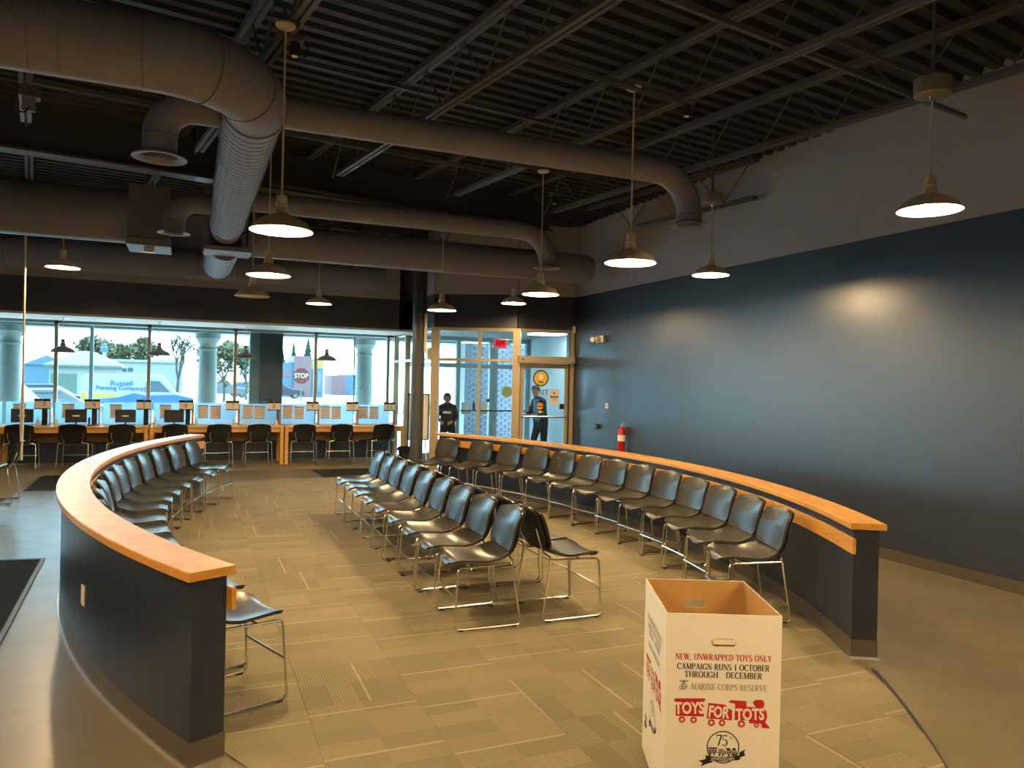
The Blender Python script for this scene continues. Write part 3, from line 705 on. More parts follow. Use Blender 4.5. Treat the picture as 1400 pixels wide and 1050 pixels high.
# frosted privacy panels on the glass, one per station
st_x = [-3.12,-2.35,-1.56,-0.70,0.03,0.87,1.65,2.41,3.22,4.01]
for i in range(len(st_x)-1):
    o = MB().box(st_x[i]+0.03, st_x[i+1]-0.03, 16.185, 16.193, DZ-0.0005, 1.165).build('privacy_panel', 'frost')
    tag(o, 'frosted backlit privacy panel behind the number %s desk place' % NUMW[i+3], 'panel', 'privacy panels')
o = MB().box(-3.9, -3.15, 16.185, 16.193, DZ-0.0005, 1.165).build('privacy_panel', 'frost'); tag(o, 'frosted backlit privacy panel past the number 3 desk place', 'panel', 'privacy panels')
for i in range(1, len(st_x)):
    x = st_x[i]; n_ = i+2
    dv = thing('station_divider', 'clear divider with a wooden edge beside the sign reading %s' % NUMW[n_], 'divider', (x, 15.85, DZ), 0, 'desk dividers')
    if n_ >= 6: MB().box(-0.022, 0.022, -0.02, 0.02, 0, 0.41).build('wood_edge', 'post', dv)
    else: MB().box(-0.012, 0.012, -0.02, 0.02, 0, 0.44).build('wood_edge', 'cream', dv)
    MB().add([(-0.004,0.02,0.0),(0.004,0.02,0.0),(0.004,0.36,0.0),(-0.004,0.36,0.0),(-0.004,0.02,0.40),(0.004,0.02,0.40),(0.004,0.30,0.33),(-0.004,0.30,0.33)],[(0,3,2,1),(4,5,6,7),(0,1,5,4),(1,2,6,5),(2,3,7,6),(3,0,4,7)]).build('acrylic_sheet', 'acrylic', dv)
    MB().bbox(-0.06, 0.06, -0.05, 0.05, 0, 0.012, 0.003).build('foot', 'post', dv)
    # number sign
    sg = thing('number_sign', 'clipped card sign reading %s on the window desks' % NUMW[n_], 'sign', (x-0.12, 15.82, DZ), 0, 'number signs')
    MB().box(-0.122, 0.122, 0, 0.006, 0.305, 0.445).build('card', 'card', sg)
    MB().box(-0.126, 0.126, -0.004, 0.010, 0.435, 0.478).build('top_band', 'ink', sg); MB().box(-0.122, 0.122, -0.003, 0.008, 0.290, 0.308).build('bottom_band', 'ink', sg)
    MB().tube([(0,-0.012,0.445),(0,-0.012,0.475)], 0.014, 8).build('clip', 'chrome', sg)
    o = link('numeral', text_mesh('numeral', str(n_), 0.125, 'greyink'), sg, (0.03 if n_ < 5 else 0, -0.002, 0.375)); o.rotation_euler = (PI/2,0,0)
    if n_ <= 6: MB().box(-0.005, 0.075, 0.02, 0.08, 0, 0.30).build('stand', 'ink', sg)
    else: MB().box(0.085, 0.10, 0.006, 0.015, 0, 0.31).build('stand', 'acrylic', sg)
    # posted sheets
    xs = [(-0.50,)] if False else None
    sheets = [(st_x[i-1]+0.19, 1.0), (st_x[i-1]+0.42, 0.99)] if n_ >= 7 else ([(st_x[i-1]+0.24, 1.0)] if n_ >= 3 else [])
    for k_, (sx, sz) in enumerate(sheets):
        sh = MB().box(-0.098, 0.098, 0, 0.003, -0.125, 0.125).build('posted_sheet', 'paper', None, False, (sx, 16.182, sz))
        tag(sh, 'printed sheet on the privacy panel behind the number %s desk place%s' % (NUMW[n_], (', nearer the sign' if k_ else ', farther from the sign') if n_ >= 7 else ''), 'sheet', 'posted sheets')
        MB().box(-0.10, 0.10, -0.003, 0.004, 0.108, 0.128).build('header_band', 'greyink', sh); MB().box(-0.10, 0.10, -0.003, 0.004, -0.128, -0.116).build('footer_band', 'greyink', sh)
        mb = MB()
        for q in range(7): mb.box(-0.075, 0.075-0.03*(q % 3 == 2), -0.002, 0.001, 0.075-q*0.026, 0.080-q*0.026)
        mb.build('print_lines', 'greyink', sh)
# monitors
for k_, x in enumerate((-2.76,-1.925,-1.12,-0.295)):
    mo = thing('monitor', 'black monitor%s on the desk beside the number %s sign' % (' with a white label' if k_ < 3 else ' without a label', NUMW[k_+3]), 'monitor', (x, 15.75, DZ), random.uniform(-0.05,0.05), 'desk monitors')
    MB().bbox(-0.172, 0.172, -0.02, 0.02, 0.055, 0.295, 0.006).build('display', 'screen', mo)
    MB().box(-0.015, 0.015, 0.0, 0.03, 0.01, 0.15).build('neck', 'screen', mo); MB().bbox(-0.10, 0.10, -0.06, 0.09, 0, 0.012, 0.004).build('base', 'screen', mo)
    if k_ < 3: MB().box(-0.055, 0.055, -0.023, -0.0201, 0.162, 0.188).build('label_strip', 'label', mo)
    kb = MB().bbox(-0.20, 0.20, -0.06, 0.06, 0, 0.018, 0.004).build('keyboard', 'label', None, False, (x, 15.56, DZ)); tag(kb, 'pale keyboard in front of the monitor by the number %s sign' % NUMW[k_+3], 'keyboard', 'keyboards')
# sanitizer bottles
for k_, x in enumerate((-2.50,-2.22,-0.62,0.10,0.78,1.56)):
    b_ = thing('pump_bottle', 'small pump bottle standing on the window desk near the number %s sign' % NUMW[k_+3], 'bottle', (x, 15.62, DZ), 0, 'pump bottles')
    MB().lathe([(0,0),(0.026,0),(0.028,0.01),(0.028,0.09),(0.012,0.115),(0.012,0.125),(0,0.125)], 12).build('bottle_body', 'cream' if k_ != 1 else 'white', b_, True)
    MB().lathe([(0,0.125),(0.006,0.125),(0.006,0.15),(0.012,0.152),(0.012,0.16),(0,0.16)], 8).build('pump', 'white', b_, True)
cm = thing('card_reader', 'small black device on an arm beside the number 4 monitor', 'device', (-1.70, 15.62, DZ))
MB().box(-0.012, 0.012, -0.05, 0.05, 0.02, 0.15).build('device_body', 'ink', cm); MB().bbox(-0.04, 0.04, -0.05, 0.05, 0, 0.012, 0.003).build('foot', 'ink', cm)
mb = MB().tube(fillet([(-2.62,15.72,DZ+0.03),(-2.52,15.70,DZ+0.01),(-2.47,15.66,DZ+0.05),(-2.44,15.66,DZ+0.10)], 0.03), 0.004, 5)
tag(mb.build('monitor_cable', 'ink'), 'black cable trailing from the number 3 monitor', 'cable')

# column, whiteboard easel, bin
pc = thing('pipe_column', 'dark grey round steel column in front of the desks and entrance', 'column', (3.735, 13.15, 0))
MB().lathe([(0.118,0.0),(0.118,2.22)], 24).build('lower_sleeve', 'colpaint', pc, True)
MB().lathe([(0.110,2.22),(0.118,2.22)], 24).build('sleeve_rim', 'colpaint', pc)
MB().lathe([(0.110,2.20),(0.110,4.64)], 24).build('shaft', 'colpaint', pc, True)
MB().bbox(0.075, 0.13, -0.10, -0.04, 2.22, 2.92, 0.01).build('cream_cover', 'cream', pc)
MB().tube([(0.118,-0.03,2.92),(0.118,-0.03,4.62)], 0.012, 6).build('conduit', 'colpaint', pc)
ea = thing('flip_easel', 'whiteboard easel standing behind the column', 'easel', (3.93, 13.72, 0), -0.1)
MB().box(-0.18, 0.18, -0.01, 0.01, 0.62, 1.45).build('board', 'white', ea)
MB().box(-0.205, -0.18, -0.015, 0.015, 0.60, 1.47).box(0.18, 0.205, -0.015, 0.015, 0.60, 1.47).box(-0.205, 0.205, -0.015, 0.015, 1.45, 1.47).box(-0.205, 0.205, -0.015, 0.015, 0.60, 0.62).build('board_frame', 'ink', ea)
for x, yy in ((-0.17,-0.10),(0.17,-0.10),(0,0.30)): MB().tube([(x*0.8,0.02,0.62),(x,yy,0.0)], 0.012, 6).build('leg', 'white', ea)
bi = thing('waste_bin', 'black waste bin between the last desk and the column', 'bin', (4.28, 15.25, 0.0)); bi.location.x = 4.0; bi.location.y = 14.88
MB().lathe([(0,0),(0.11,0),(0.14,0.36),(0.15,0.36),(0.15,0.37),(0.13,0.37),(0.10,0.02),(0,0.02)], 16).build('bin_body', 'ink', bi, True)
MB().lathe([(0.13,0.37),(0.17,0.33),(0.165,0.30),(0.145,0.31)], 16).build('liner', 'shell', bi, True)

# ================================================================ DUCTS
def ring_pts(pts): return pts
def elbow(c, a, b, r, n=8):      # arc from point c+a*r to c+b*r about centre c
    return [Vector(c)+ (Vector(a)*math.cos(t*PI/2/n)+Vector(b)*math.sin(t*PI/2/n))*r for t in range(n+1)]
def spiral_seams(parent, p0, p1, r, step, skew=0.0):
    p0 = Vector(p0); p1 = Vector(p1); d = (p1-p0); L_ = d.length; d.normalize(); n = int(L_/step)
    s_ = d.cross(Vector((0,0,1))).normalized(); u_ = s_.cross(d); mb = MB()
    for i in range(n):
        c = p0+d*(i+0.5)*step; k = 20; pts = []
        for j in range(k+1):
            a = 2*PI*j/k; pts.append(c+(s_*math.cos(a)+u_*math.sin(a))*(r+0.001)+d*skew*(j/k-0.5))
        mb.tube(pts, 0.004, 4, cap=False)
    o = mb.build('spiral_seams', 'seam', parent); return o
def diffuser(parent, c, r, z):
    d = MB().lathe([(r*0.62,0.05),(r*0.66,0.01),(r,0.0),(r,-0.012),(r*0.75,-0.004),(r*0.66,0.0)], 28, (c[0],c[1],z)).build('diffuser', 'duct', parent, True)
    MB().lathe([(0.0,0.03),(r*0.70,0.03)], 24, (c[0],c[1],z)).flip().build('throat', 'black', d)
    for q in (0.55, 0.40, 0.25, 0.10): MB().lathe([(r*q,0.0),(r*(q+0.05),-0.012),(r*(q+0.055),-0.010),(r*(q+0.01),0.006)], 24, (c[0],c[1],z)).build('vane_ring', 'duct', d, True)
    return d
# main duct: runs along X, turns, runs along Y
mdz, mr = 3.78, 0.232
md = thing('main_duct', 'large round spiral duct with a big elbow turning toward the entrance end', 'air duct')
MB().tube([(-10.5,5.37,mdz),(-0.55,5.37,mdz)], mr, 28).build('duct_run', 'duct', md, True)
spiral_seams(md, (-6.0,5.37,mdz), (-0.6,5.37,mdz), mr, 0.16, 0.08)
er = 0.72; ec = (-0.32, 5.37+er, mdz)
pts = [Vector((-0.55,5.37,mdz))]+elbow(ec, (0,-1,0), (1,0,0), er, 10)
el = MB().tube(pts, mr+0.002, 28).build('elbow', 'duct', md, True)
for t in (0, 3.3, 6.7, 10):
    a = t/10*PI/2; c = Vector(ec)+Vector((math.sin(a), -math.cos(a), 0))*er; d = Vector((math.cos(a), math.sin(a), 0))
    MB().tube([c-d*0.006, c+d*0.006], mr+0.008, 28).build('elbow_seam', 'seam', el, True)
MB().tube([(0.40,5.37+er,mdz),(0.40,10.9,mdz)], mr-0.005, 28).build('duct_run', 'duct', md, True)
spiral_seams(md, (0.40,5.37+er,mdz), (0.40,10.8,mdz), mr-0.005, 0.115, 0.05)
MB().tube([(0.40,5.37+er,mdz),(0.40,5.37+er+0.05,mdz)], mr+0.012, 28).build('collar', 'duct', md, True)
MB().bbox(0.12, 0.74, 11.15, 11.75, mdz-0.33, mdz-0.27, 0.004).build('transition_plate', 'duct', md)
MB().tube([(0.40,10.9,mdz-0.02),(0.40,11.2,mdz-0.03)], mr-0.03, 24).build('reducer', 'duct', md, True)
MB().box(0.10, 0.22, 11.6, 11.72, mdz-0.3, 4.6).build('hanger_bracket', 'duct', md)
MB().tube([(0.40,11.7,mdz-0.16),(0.36,13.6,mdz-0.2)], 0.235, 24).build('duct_run', 'duct', md, True)
def branch(label, start, xdir, y, z, r, xe, zdif, rd, er=0.42, name='branch_duct'):
    t = thing(name, label, 'air duct')
    xa = xe - xdir*er
    MB().tube([(start,y,z),(xa,y,z)], r, 22).build('duct_run', 'duct', t, True)
    c = (xa, y, z-er)
    pts = elbow(c, (0,0,1), (xdir,0,0), er, 9)+[Vector((xe, y, zdif+0.02))]
    e_ = MB().tube(pts, r+0.002, 22).build('elbow', 'duct', t, True)
    MB().tube([(xe,y,z-er-0.006),(xe,y,z-er+0.006)], r+0.006, 22).build('elbow_seam', 'seam', e_, True)
    diffuser(t, (xe, y), rd, zdif)
    return t
branch('long round branch duct ending in a drop diffuser beside the navy wall', 0.60, 1, 6.53, 3.92, 0.128, 4.73, 3.40, 0.20)
branch('second round branch duct ending in a drop diffuser near the entrance', 0.60, 1, 9.92, 3.90, 0.128, 4.72, 3.40, 0.20)
branch('short branch duct with a drop diffuser hanging beside the main duct elbow', 0.30, -1, 6.63, 3.88, 0.128, -0.27, 3.45, 0.205, 0.26)
branch('short branch duct with a drop diffuser beside the square duct box', 0.30, -1, 10.18, 3.86, 0.128, -0.24, 3.47, 0.19, 0.26)
d6 = thing('trunk_duct', 'fat round trunk duct behind the girder ending at a square box', 'air duct')
MB().tube([(-10.8,11.55,3.86),(-0.80,11.55,3.86)], 0.36, 28).build('duct_run', 'duct', d6, True)
MB().bbox(-0.82, -0.32, 11.2, 11.9, 3.52, 4.25, 0.006).build('duct_box', 'seam', d6)
MB().bbox(-0.84, -0.30, 11.18, 11.92, 3.44, 3.53, 0.006).build('box_flange', 'duct', d6)
MB().bbox(-0.63, -0.50, 11.3, 11.4, 3.37, 3.44, 0.01).build('sensor', 'cream', d6)
d7 = thing('return_duct', 'long round duct running in front of the bulkhead over the windows', 'air duct')
MB().tube([(-2.85,14.55,3.68),(3.4,14.55,3.68)], 0.27, 28).build('duct_run', 'duct', d7, True)
MB().tube([(-2.87,14.55,3.68),(-2.82,14.55,3.68)], 0.285, 28).build('end_cap', 'duct', d7, True)
for x in (0.05, 0.72): MB().tube([(x-0.008,14.55,3.68),(x+0.008,14.55,3.68)], 0.276, 24).build('seam_band', 'seam', d7, True)
d8 = thing('cross_duct', 'round duct crossing behind the second branch toward the navy wall corner', 'air duct')
MB().tube([(0.7,11.55,3.70),(6.2,11.55,3.70)], 0.25, 28).build('duct_run', 'duct', d8, True)
MB().tube([(6.2,11.55,3.70),(6.32,11.55,3.70),(6.36,11.55,3.70)], [0.25,0.21,0.12], 28).build('end_cap', 'duct', d8, True)

# speaker-like junction hanging from the joist on the left, ceiling cameras
jb = thing('control_box', 'small control box with a looped cable under a joist by the main duct', 'control box', (-1.30, 7.42, 3.742), 0.165)
MB().box(-0.05, 0.05, -0.01, 0.01, 0.16, 0.27).build('slotted_plate', 'duct', jb)
MB().bbox(-0.075, 0.085, -0.06, 0.06, 0.27, 0.36, 0.006).build('housing', 'joist', jb); MB().box(-0.05,-0.01,-0.064,-0.06,0.335,0.35).box(0.01,0.05,-0.064,-0.06,0.335,0.35).build('terminal', 'galv', jb)
MB().tube(fillet([(0.0,-0.02,0.19),(-0.03,-0.03,0.13),(-0.10,-0.03,0.15),(-0.12,-0.02,0.24),(-0.07,0,0.30)], 0.06), 0.007, 6).build('cable_loop', 'ink', jb)

def cam_dev(x, y, label):
    t = thing('ceiling_camera', label, 'camera', (x, y, 3.98), 0, 'ceiling cameras')
    MB().bbox(-0.06, 0.06, -0.05, 0.05, 0.10, 0.14, 0.005).build('mount_plate', 'joist', t)
    MB().lathe([(0.0,0.0),(0.03,0.0),(0.036,0.02),(0.036,0.09),(0.02,0.10)], 14).build('camera_body', 'ink', t, True)
    MB().lathe([(0.0,-0.005),(0.022,-0.003),(0.026,0.012)], 12).build('lens_ring', 'white', t, True)
    MB().tube(fillet([(0.03,0,0.11),(0.09,0,0.10),(0.08,0,0.0),(0.03,0,0.03)], 0.04), 0.006, 5).build('cable', 'ink', t)
cam_dev(0.62, 5.50, 'small black ceiling camera by the pendant at the big duct elbow')
cam_dev(3.76, 5.26, 'small black ceiling camera by the strut over the middle chairs')
cam_dev(4.15, 8.55, 'small black ceiling camera near the end of the long branch duct')

# ================================================================ PENDANTS
R_ = 0.207
sh_prof = [(0.0,0.235),(0.034,0.235),(0.036,0.165),(0.030,0.160),(0.044,0.155),(0.046,0.115),(0.075,0.102),(0.120,0.085),(0.165,0.058),(0.192,0.022),(0.207,0.0)]
in_prof = [(0.207,0.0),(0.203,0.0),(0.188,0.020),(0.160,0.053),(0.115,0.079),(0.070,0.095),(0.03,0.105),(0.0,0.105)]
sh_me = MB().lathe(sh_prof, 32).mesh('shade', 'shade', True); in_me = MB().lathe(in_prof, 32).mesh('shade_lining', 'shadein', True)
bulb_prof = [(0.0,0.008),(0.020,0.012),(0.034,0.028),(0.038,0.045),(0.032,0.062),(0.018,0.080),(0.014,0.100)]
bulb_me = MB().lathe(bulb_prof, 14).mesh('bulb', 'bulb', True); boff_me = MB().lathe(bulb_prof, 14).mesh('bulb', 'bulboff', True)
sock_me = MB().lathe([(0.037,0.17),(0.040,0.172),(0.040,0.182),(0.037,0.184)], 20).mesh('socket_ring', 'rod', True)
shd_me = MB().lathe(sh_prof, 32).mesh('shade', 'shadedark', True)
def pendant(x, y, z, ztop, label, lit=True, canopy='flat', dark=False):
    t = thing('pendant_lamp', label, 'pendant lamp', (x,y,z), 0, 'dome pendant lamps')
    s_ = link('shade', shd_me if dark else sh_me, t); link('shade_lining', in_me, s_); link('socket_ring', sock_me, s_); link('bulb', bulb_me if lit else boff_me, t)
    MB().tube([(0,0,0.23),(0,0,ztop-z-0.01)], 0.007, 8).build('rod', 'rod', t, True)
    h = ztop-z
    if canopy == 'flat': MB().lathe([(0.0,-0.012),(0.02,-0.012),(0.055,-0.004),(0.066,0.006),(0.066,0.018),(0.0,0.018)], 24, (0,0,h)).build('canopy', 'rod', t, True)
    if canopy == 'flat' and 3.6 < ztop < 3.9: MB().tube([(0,0,h+0.015),(0,0,4.64-z)], 0.010, 6).build('hanger_stem', 'joist', t)
    if canopy == 'drum': MB().tube([(0,0,h+0.12),(0,0,4.64-z)], 0.014, 6).build('hanger_stem', 'joist', t)
    if canopy == 'drum':
        c_ = MB().lathe([(0.0,0.0),(0.095,0.0),(0.115,0.014),(0.118,0.03),(0.118,0.12),(0.0,0.12)], 28, (0,0,h)).build('canopy', 'galv', t, True)
        MB().lathe([(0.0,-0.03),(0.016,-0.03),(0.022,0.0)], 14, (0,0,h)).build('ball_joint', 'chrome', c_, True)
    return t
pendant(0.53, 5.25, 2.70, 4.06, 'lit dome pendant with a flat canopy beside the big duct elbow')
pendant(0.66, 7.62, 2.70, 4.08, 'lit dome pendant hanging beside the main duct run')
pendant(0.66, 9.72, 2.70, 4.08, 'unlit dome pendant hanging beside the main duct run', False)
pendant(3.21, 5.20, 2.70, 4.09, 'lit dome pendant over the middle chairs below the slotted strut')
pendant(3.53, 7.57, 2.70, 4.055, 'lit dome pendant between the two long branch ducts')
pendant(3.20, 10.12, 2.705, 4.055, 'lit dome pendant hanging in front of the pipe column')
pendant(-1.607, 11.60, 3.113, 3.51, 'lit dome pendant hanging below the fat trunk duct', True, 'none')
pendant(1.90, 12.7, 2.94, 3.73, 'lit dome pendant close to the bulkhead above the windows')
pendant(4.86, 11.46, 3.02, 3.46, 'lit dome pendant in front of the entrance screen', True, 'none')
pendant(5.38, 7.0, 2.985, 3.79, 'lit dome pendant with a drum canopy at the end of the long branch duct', True, 'drum')
pendant(4.62, 3.65, 2.965, 3.74, 'lit dome pendant with a drum canopy close to the navy side wall', True, 'drum')
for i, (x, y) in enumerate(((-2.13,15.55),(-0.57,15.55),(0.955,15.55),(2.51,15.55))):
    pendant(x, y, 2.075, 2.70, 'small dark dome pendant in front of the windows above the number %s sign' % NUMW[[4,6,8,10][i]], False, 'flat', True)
# unseen lamps of the same kind; some added to brighten the box and left floor
for x, y, l in ((3.9,0.3,'lit dome pendant beyond the cardboard box'),(0.75,-0.35,'added lit dome pendant behind the carpet end'),(2.3,-1.1,'added lit dome pendant past the carpet end by the navy wall'),(3.2,-2.6,'lit dome pendant at the far end wall'),(-1.7,1.7,'lit dome pendant beyond the large floor mat'),(-2.1,3.5,'added lit dome pendant beside the large floor mat'),(-3.6,4.7,'lit dome pendant over the large floor mat'),(-5.6,8.7,'lit dome pendant over the plain brown carpet')):
    pendant(x, y, 2.80, 4.09, l)

hr_ = tag(MB().tube([(-2.035,11.6,3.52),(-2.035,11.6,1.6),(-2.035,11.6,1.15),(-2.035,11.6,0.68),(-2.035,11.6,0.56)], [0.012,0.014,0.026,0.016,0.016], 8).build('hanging_rod', 'cream', None, True), 'slender cream rod hanging from the fat trunk duct', 'rod')

# ================================================================ WALL FITTINGS
el_ = thing('emergency_light', 'cream emergency light with two lamp heads high on the navy wall', 'emergency light', (XW, 11.56, 2.45))
MB().bbox(-0.07, 0.0, -0.13, 0.13, 0, 0.12, 0.008).build('housing', 'cream', el_)
for s_ in (-1, 1):
    h = MB().lathe([(0,-0.05),(0.045,-0.05),(0.05,-0.02),(0.03,0.03),(0,0.035)], 14).build('lamp_head', 'cream', el_, True, (-0.09, s_*0.09+0.06, 0.06)); h.rotation_euler = (0, PI/2, 0.4*s_)
MB().box(-0.0725,-0.0701,-0.05,0.05,0.03,0.09).build('test_panel', 'white', el_)
tag(MB().bbox(XW-0.06, XW-0.01, 12.55, 12.60, 2.66, 2.80, 0.01).build('motion_sensor', 'white'), 'small white motion sensor in the wall corner above the door', 'sensor')
th = thing('wall_control', 'small white wall control plate on the navy wall', 'switch', (XW, 11.35, 1.31))
MB().bbox(-0.015, 0, -0.045, 0.045, 0, 0.085, 0.004).build('plate', 'white', th); MB().box(-0.019, -0.015, -0.016, 0.016, 0.03, 0.062).build('button', 'greyink', th)
tb = thing('door_button', 'small black box on the navy wall below the white control plate', 'switch box', (XW, 11.64, 0.94))
MB().bbox(-0.05, 0, -0.05, 0.05, 0, 0.085, 0.006).build('box_body', 'ink', tb); MB().box(-0.054, -0.05, -0.035, 0.035, 0.015, 0.07).build('face_plate', 'screen', tb)
fe = thing('fire_extinguisher', 'red fire extinguisher with a white band hung on the navy wall', 'fire extinguisher', (XW-0.095, 10.70, 0.60))
MB().lathe([(0,0),(0.055,0),(0.062,0.01),(0.062,0.37),(0.05,0.405),(0.022,0.425),(0.02,0.44),(0,0.44)], 20).build('cylinder', 'red', fe, True)
MB().lathe([(0.0632,0.20),(0.0632,0.30)], 20).build('label_band', 'card', fe, True)
MB().lathe([(0.024,0.425),(0.024,0.455),(0,0.46)], 12).build('valve', 'chrome', fe, True)
MB().beam((0,0.02,0.46), (0,-0.09,0.51), 0.02, 0.012).beam((0,0.02,0.45), (0,-0.09,0.455), 0.02, 0.010).build('handle', 'chrome', fe)
MB().tube(fillet([(0,0.02,0.45),(0,0.10,0.42),(-0.02,0.075,0.30),(-0.02,0.07,0.14)], 0.04), 0.008, 6).build('hose', 'ink', fe)
MB().box(0.05, 0.095, -0.02, 0.02, 0.28, 0.44).build('wall_bracket', 'chrome', fe)

# ================================================================ SERIF LETTER SHAPES (drawn strokes)
def arc(cx, cz, rx, rz_, a0, a1, n=12): return [(cx+rx*math.cos(math.radians(a0+(a1-a0)*k/n)), cz+rz_*math.sin(math.radians(a0+(a1-a0)*k/n))) for k in range(n+1)]
K_, T_ = 0.135, 0.055
# each glyph: width, list of (points, thickness or 'v' = by slope), list of serif centres (x, z, halfwidth)
GL = {
 'A': (0.74, [([(0.10,0),(0.38,1)],T_), ([(0.36,1),(0.64,0)],K_), ([(0.20,0.34),(0.54,0.34)],T_)], [(0.10,0,0.11),(0.64,0,0.13)]),
 'B': (0.64, [([(0.14,0),(0.14,1)],K_), ([(0.10,0.97)]+arc(0.30,0.755,0.20,0.215,90,-90)+[(0.14,0.54)],'v'), ([(0.14,0.53)]+arc(0.32,0.275,0.24,0.25,90,-90)+[(0.10,0.025)],'v')], []),
 'C': (0.70, [(arc(0.38,0.5,0.31,0.47,48,312,22),'v'), ([(0.62,0.97),(0.62,0.72)],T_), ([(0.62,0.03),(0.62,0.20)],T_)], []),
 'D': (0.74, [([(0.14,0),(0.14,1)],K_), ([(0.10,0.97)]+arc(0.30,0.5,0.36,0.47,90,-90,18)+[(0.10,0.03)],'v')], []),
 'E': (0.63, [([(0.14,0),(0.14,1)],K_), ([(0.04,0.97),(0.56,0.97)],T_), ([(0.04,0.03),(0.58,0.03)],T_), ([(0.14,0.52),(0.42,0.52)],T_), ([(0.555,1),(0.555,0.78)],T_), ([(0.575,0),(0.575,0.24)],T_), ([(0.42,0.62),(0.42,0.42)],T_)], []),
 'F': (0.58, [([(0.14,0),(0.14,1)],K_), ([(0.04,0.97),(0.53,0.97)],T_), ([(0.14,0.50),(0.40,0.50)],T_), ([(0.525,1),(0.525,0.76)],T_), ([(0.40,0.60),(0.40,0.40)],T_)], [(0.14,0,0.12)]),
 'G': (0.76, [(arc(0.38,0.5,0.31,0.47,48,318,22),'v'), ([(0.63,0.97),(0.63,0.72)],T_), ([(0.62,0.42),(0.62,0.06)],K_)], [(0.62,0.44,0.11)]),
 'H': (0.78, [([(0.14,0),(0.14,1)],K_), ([(0.64,0),(0.64,1)],K_), ([(0.14,0.52),(0.64,0.52)],T_)], [(0.14,0,0.12),(0.14,1,0.12),(0.64,0,0.12),(0.64,1,0.12)]),
 'I': (0.34, [([(0.17,0),(0.17,1)],K_)], [(0.17,0,0.12),(0.17,1,0.12)]),
 'L': (0.60, [([(0.14,0),(0.14,1)],K_), ([(0.04,0.03),(0.56,0.03)],T_), ([(0.555,0),(0.555,0.28)],T_)], [(0.14,1,0.12)]),
 'M': (0.92, [([(0.14,0),(0.14,1)],T_), ([(0.14,1),(0.46,0.04)],K_), ([(0.46,0.04),(0.78,1)],T_), ([(0.78,0),(0.78,1)],K_)], [(0.14,0,0.11),(0.10,1,0.09),(0.78,0,0.12),(0.82,1,0.09)]),
 'N': (0.76, [([(0.13,0),(0.13,1)],T_), ([(0.12,1),(0.63,0.02)],K_), ([(0.63,0),(0.63,1)],T_)], [(0.13,0,0.11),(0.08,1,0.09),(0.63,1,0.11)]),
 'O': (0.76, [(arc(0.38,0.5,0.31,0.47,0,360,26),'v')], []),
 'P': (0.62, [([(0.14,0),(0.14,1)],K_), ([(0.08,0.97)]+arc(0.30,0.73,0.25,0.24,90,-90)+[(0.14,0.49)],'v')], [(0.14,0,0.13)]),
 'R': (0.70, [([(0.14,0),(0.14,1)],K_), ([(0.08,0.97)]+arc(0.29,0.74,0.24,0.23,90,-90)+[(0.14,0.51)],'v'), ([(0.30,0.51),(0.60,0.0)],K_)], [(0.14,0,0.12),(0.63,0,0.07)]),
 'S': (0.58, [(arc(0.29,0.745,0.19,0.225,50,270,14)+arc(0.29,0.265,0.21,0.235,90,-135,14),'v'), ([(0.455,0.98),(0.455,0.76)],T_), ([(0.10,0.02),(0.10,0.25)],T_)], []),
 'T': (0.66, [([(0.33,0),(0.33,1)],K_), ([(0.04,0.97),(0.62,0.97)],T_), ([(0.06,1),(0.06,0.74)],T_), ([(0.60,1),(0.60,0.74)],T_)], [(0.33,0,0.12)]),
 'U': (0.74, [([(0.14,1)]+arc(0.38,0.30,0.24,0.28,180,360,14)+[(0.62,1)],'v')], [(0.14,1,0.12),(0.62,1,0.10)]),
 'V': (0.72, [([(0.09,1),(0.37,0)],K_), ([(0.37,0),(0.62,1)],T_)], [(0.09,1,0.11),(0.62,1,0.10)]),
 'W': (1.00, [([(0.08,1),(0.30,0)],K_), ([(0.30,0),(0.50,0.95)],T_), ([(0.48,1),(0.70,0)],K_), ([(0.70,0),(0.90,1)],T_)], [(0.08,1,0.10),(0.48,1,0.09),(0.90,1,0.10)]),
 'Y': (0.72, [([(0.10,1),(0.37,0.46)],K_), ([(0.37,0.46),(0.60,1)],T_), ([(0.37,0),(0.37,0.48)],K_)], [(0.10,1,0.10),(0.60,1,0.10),(0.37,0,0.12)]),
 '1': (0.46, [([(0.23,0),(0.23,1)],K_), ([(0.10,0.86),(0.24,0.99)],T_)], [(0.23,0,0.13)]),
 '7': (0.60, [([(0.05,0.955),(0.55,0.955)],0.10), ([(0.07,1),(0.07,0.72)],T_), ([(0.54,0.96),(0.24,0.0)],K_)], []),
 '5': (0.60, [([(0.16,0.955),(0.54,0.955)],0.10), ([(0.17,0.98),(0.12,0.54)],T_), ([(0.12,0.55)]+arc(0.28,0.30,0.25,0.28,100,-140,18),'v')], []),
 ',': (0.26, [([(0.14,0.10),(0.08,-0.16)],K_)], []), ' ': (0.36, [], [])}
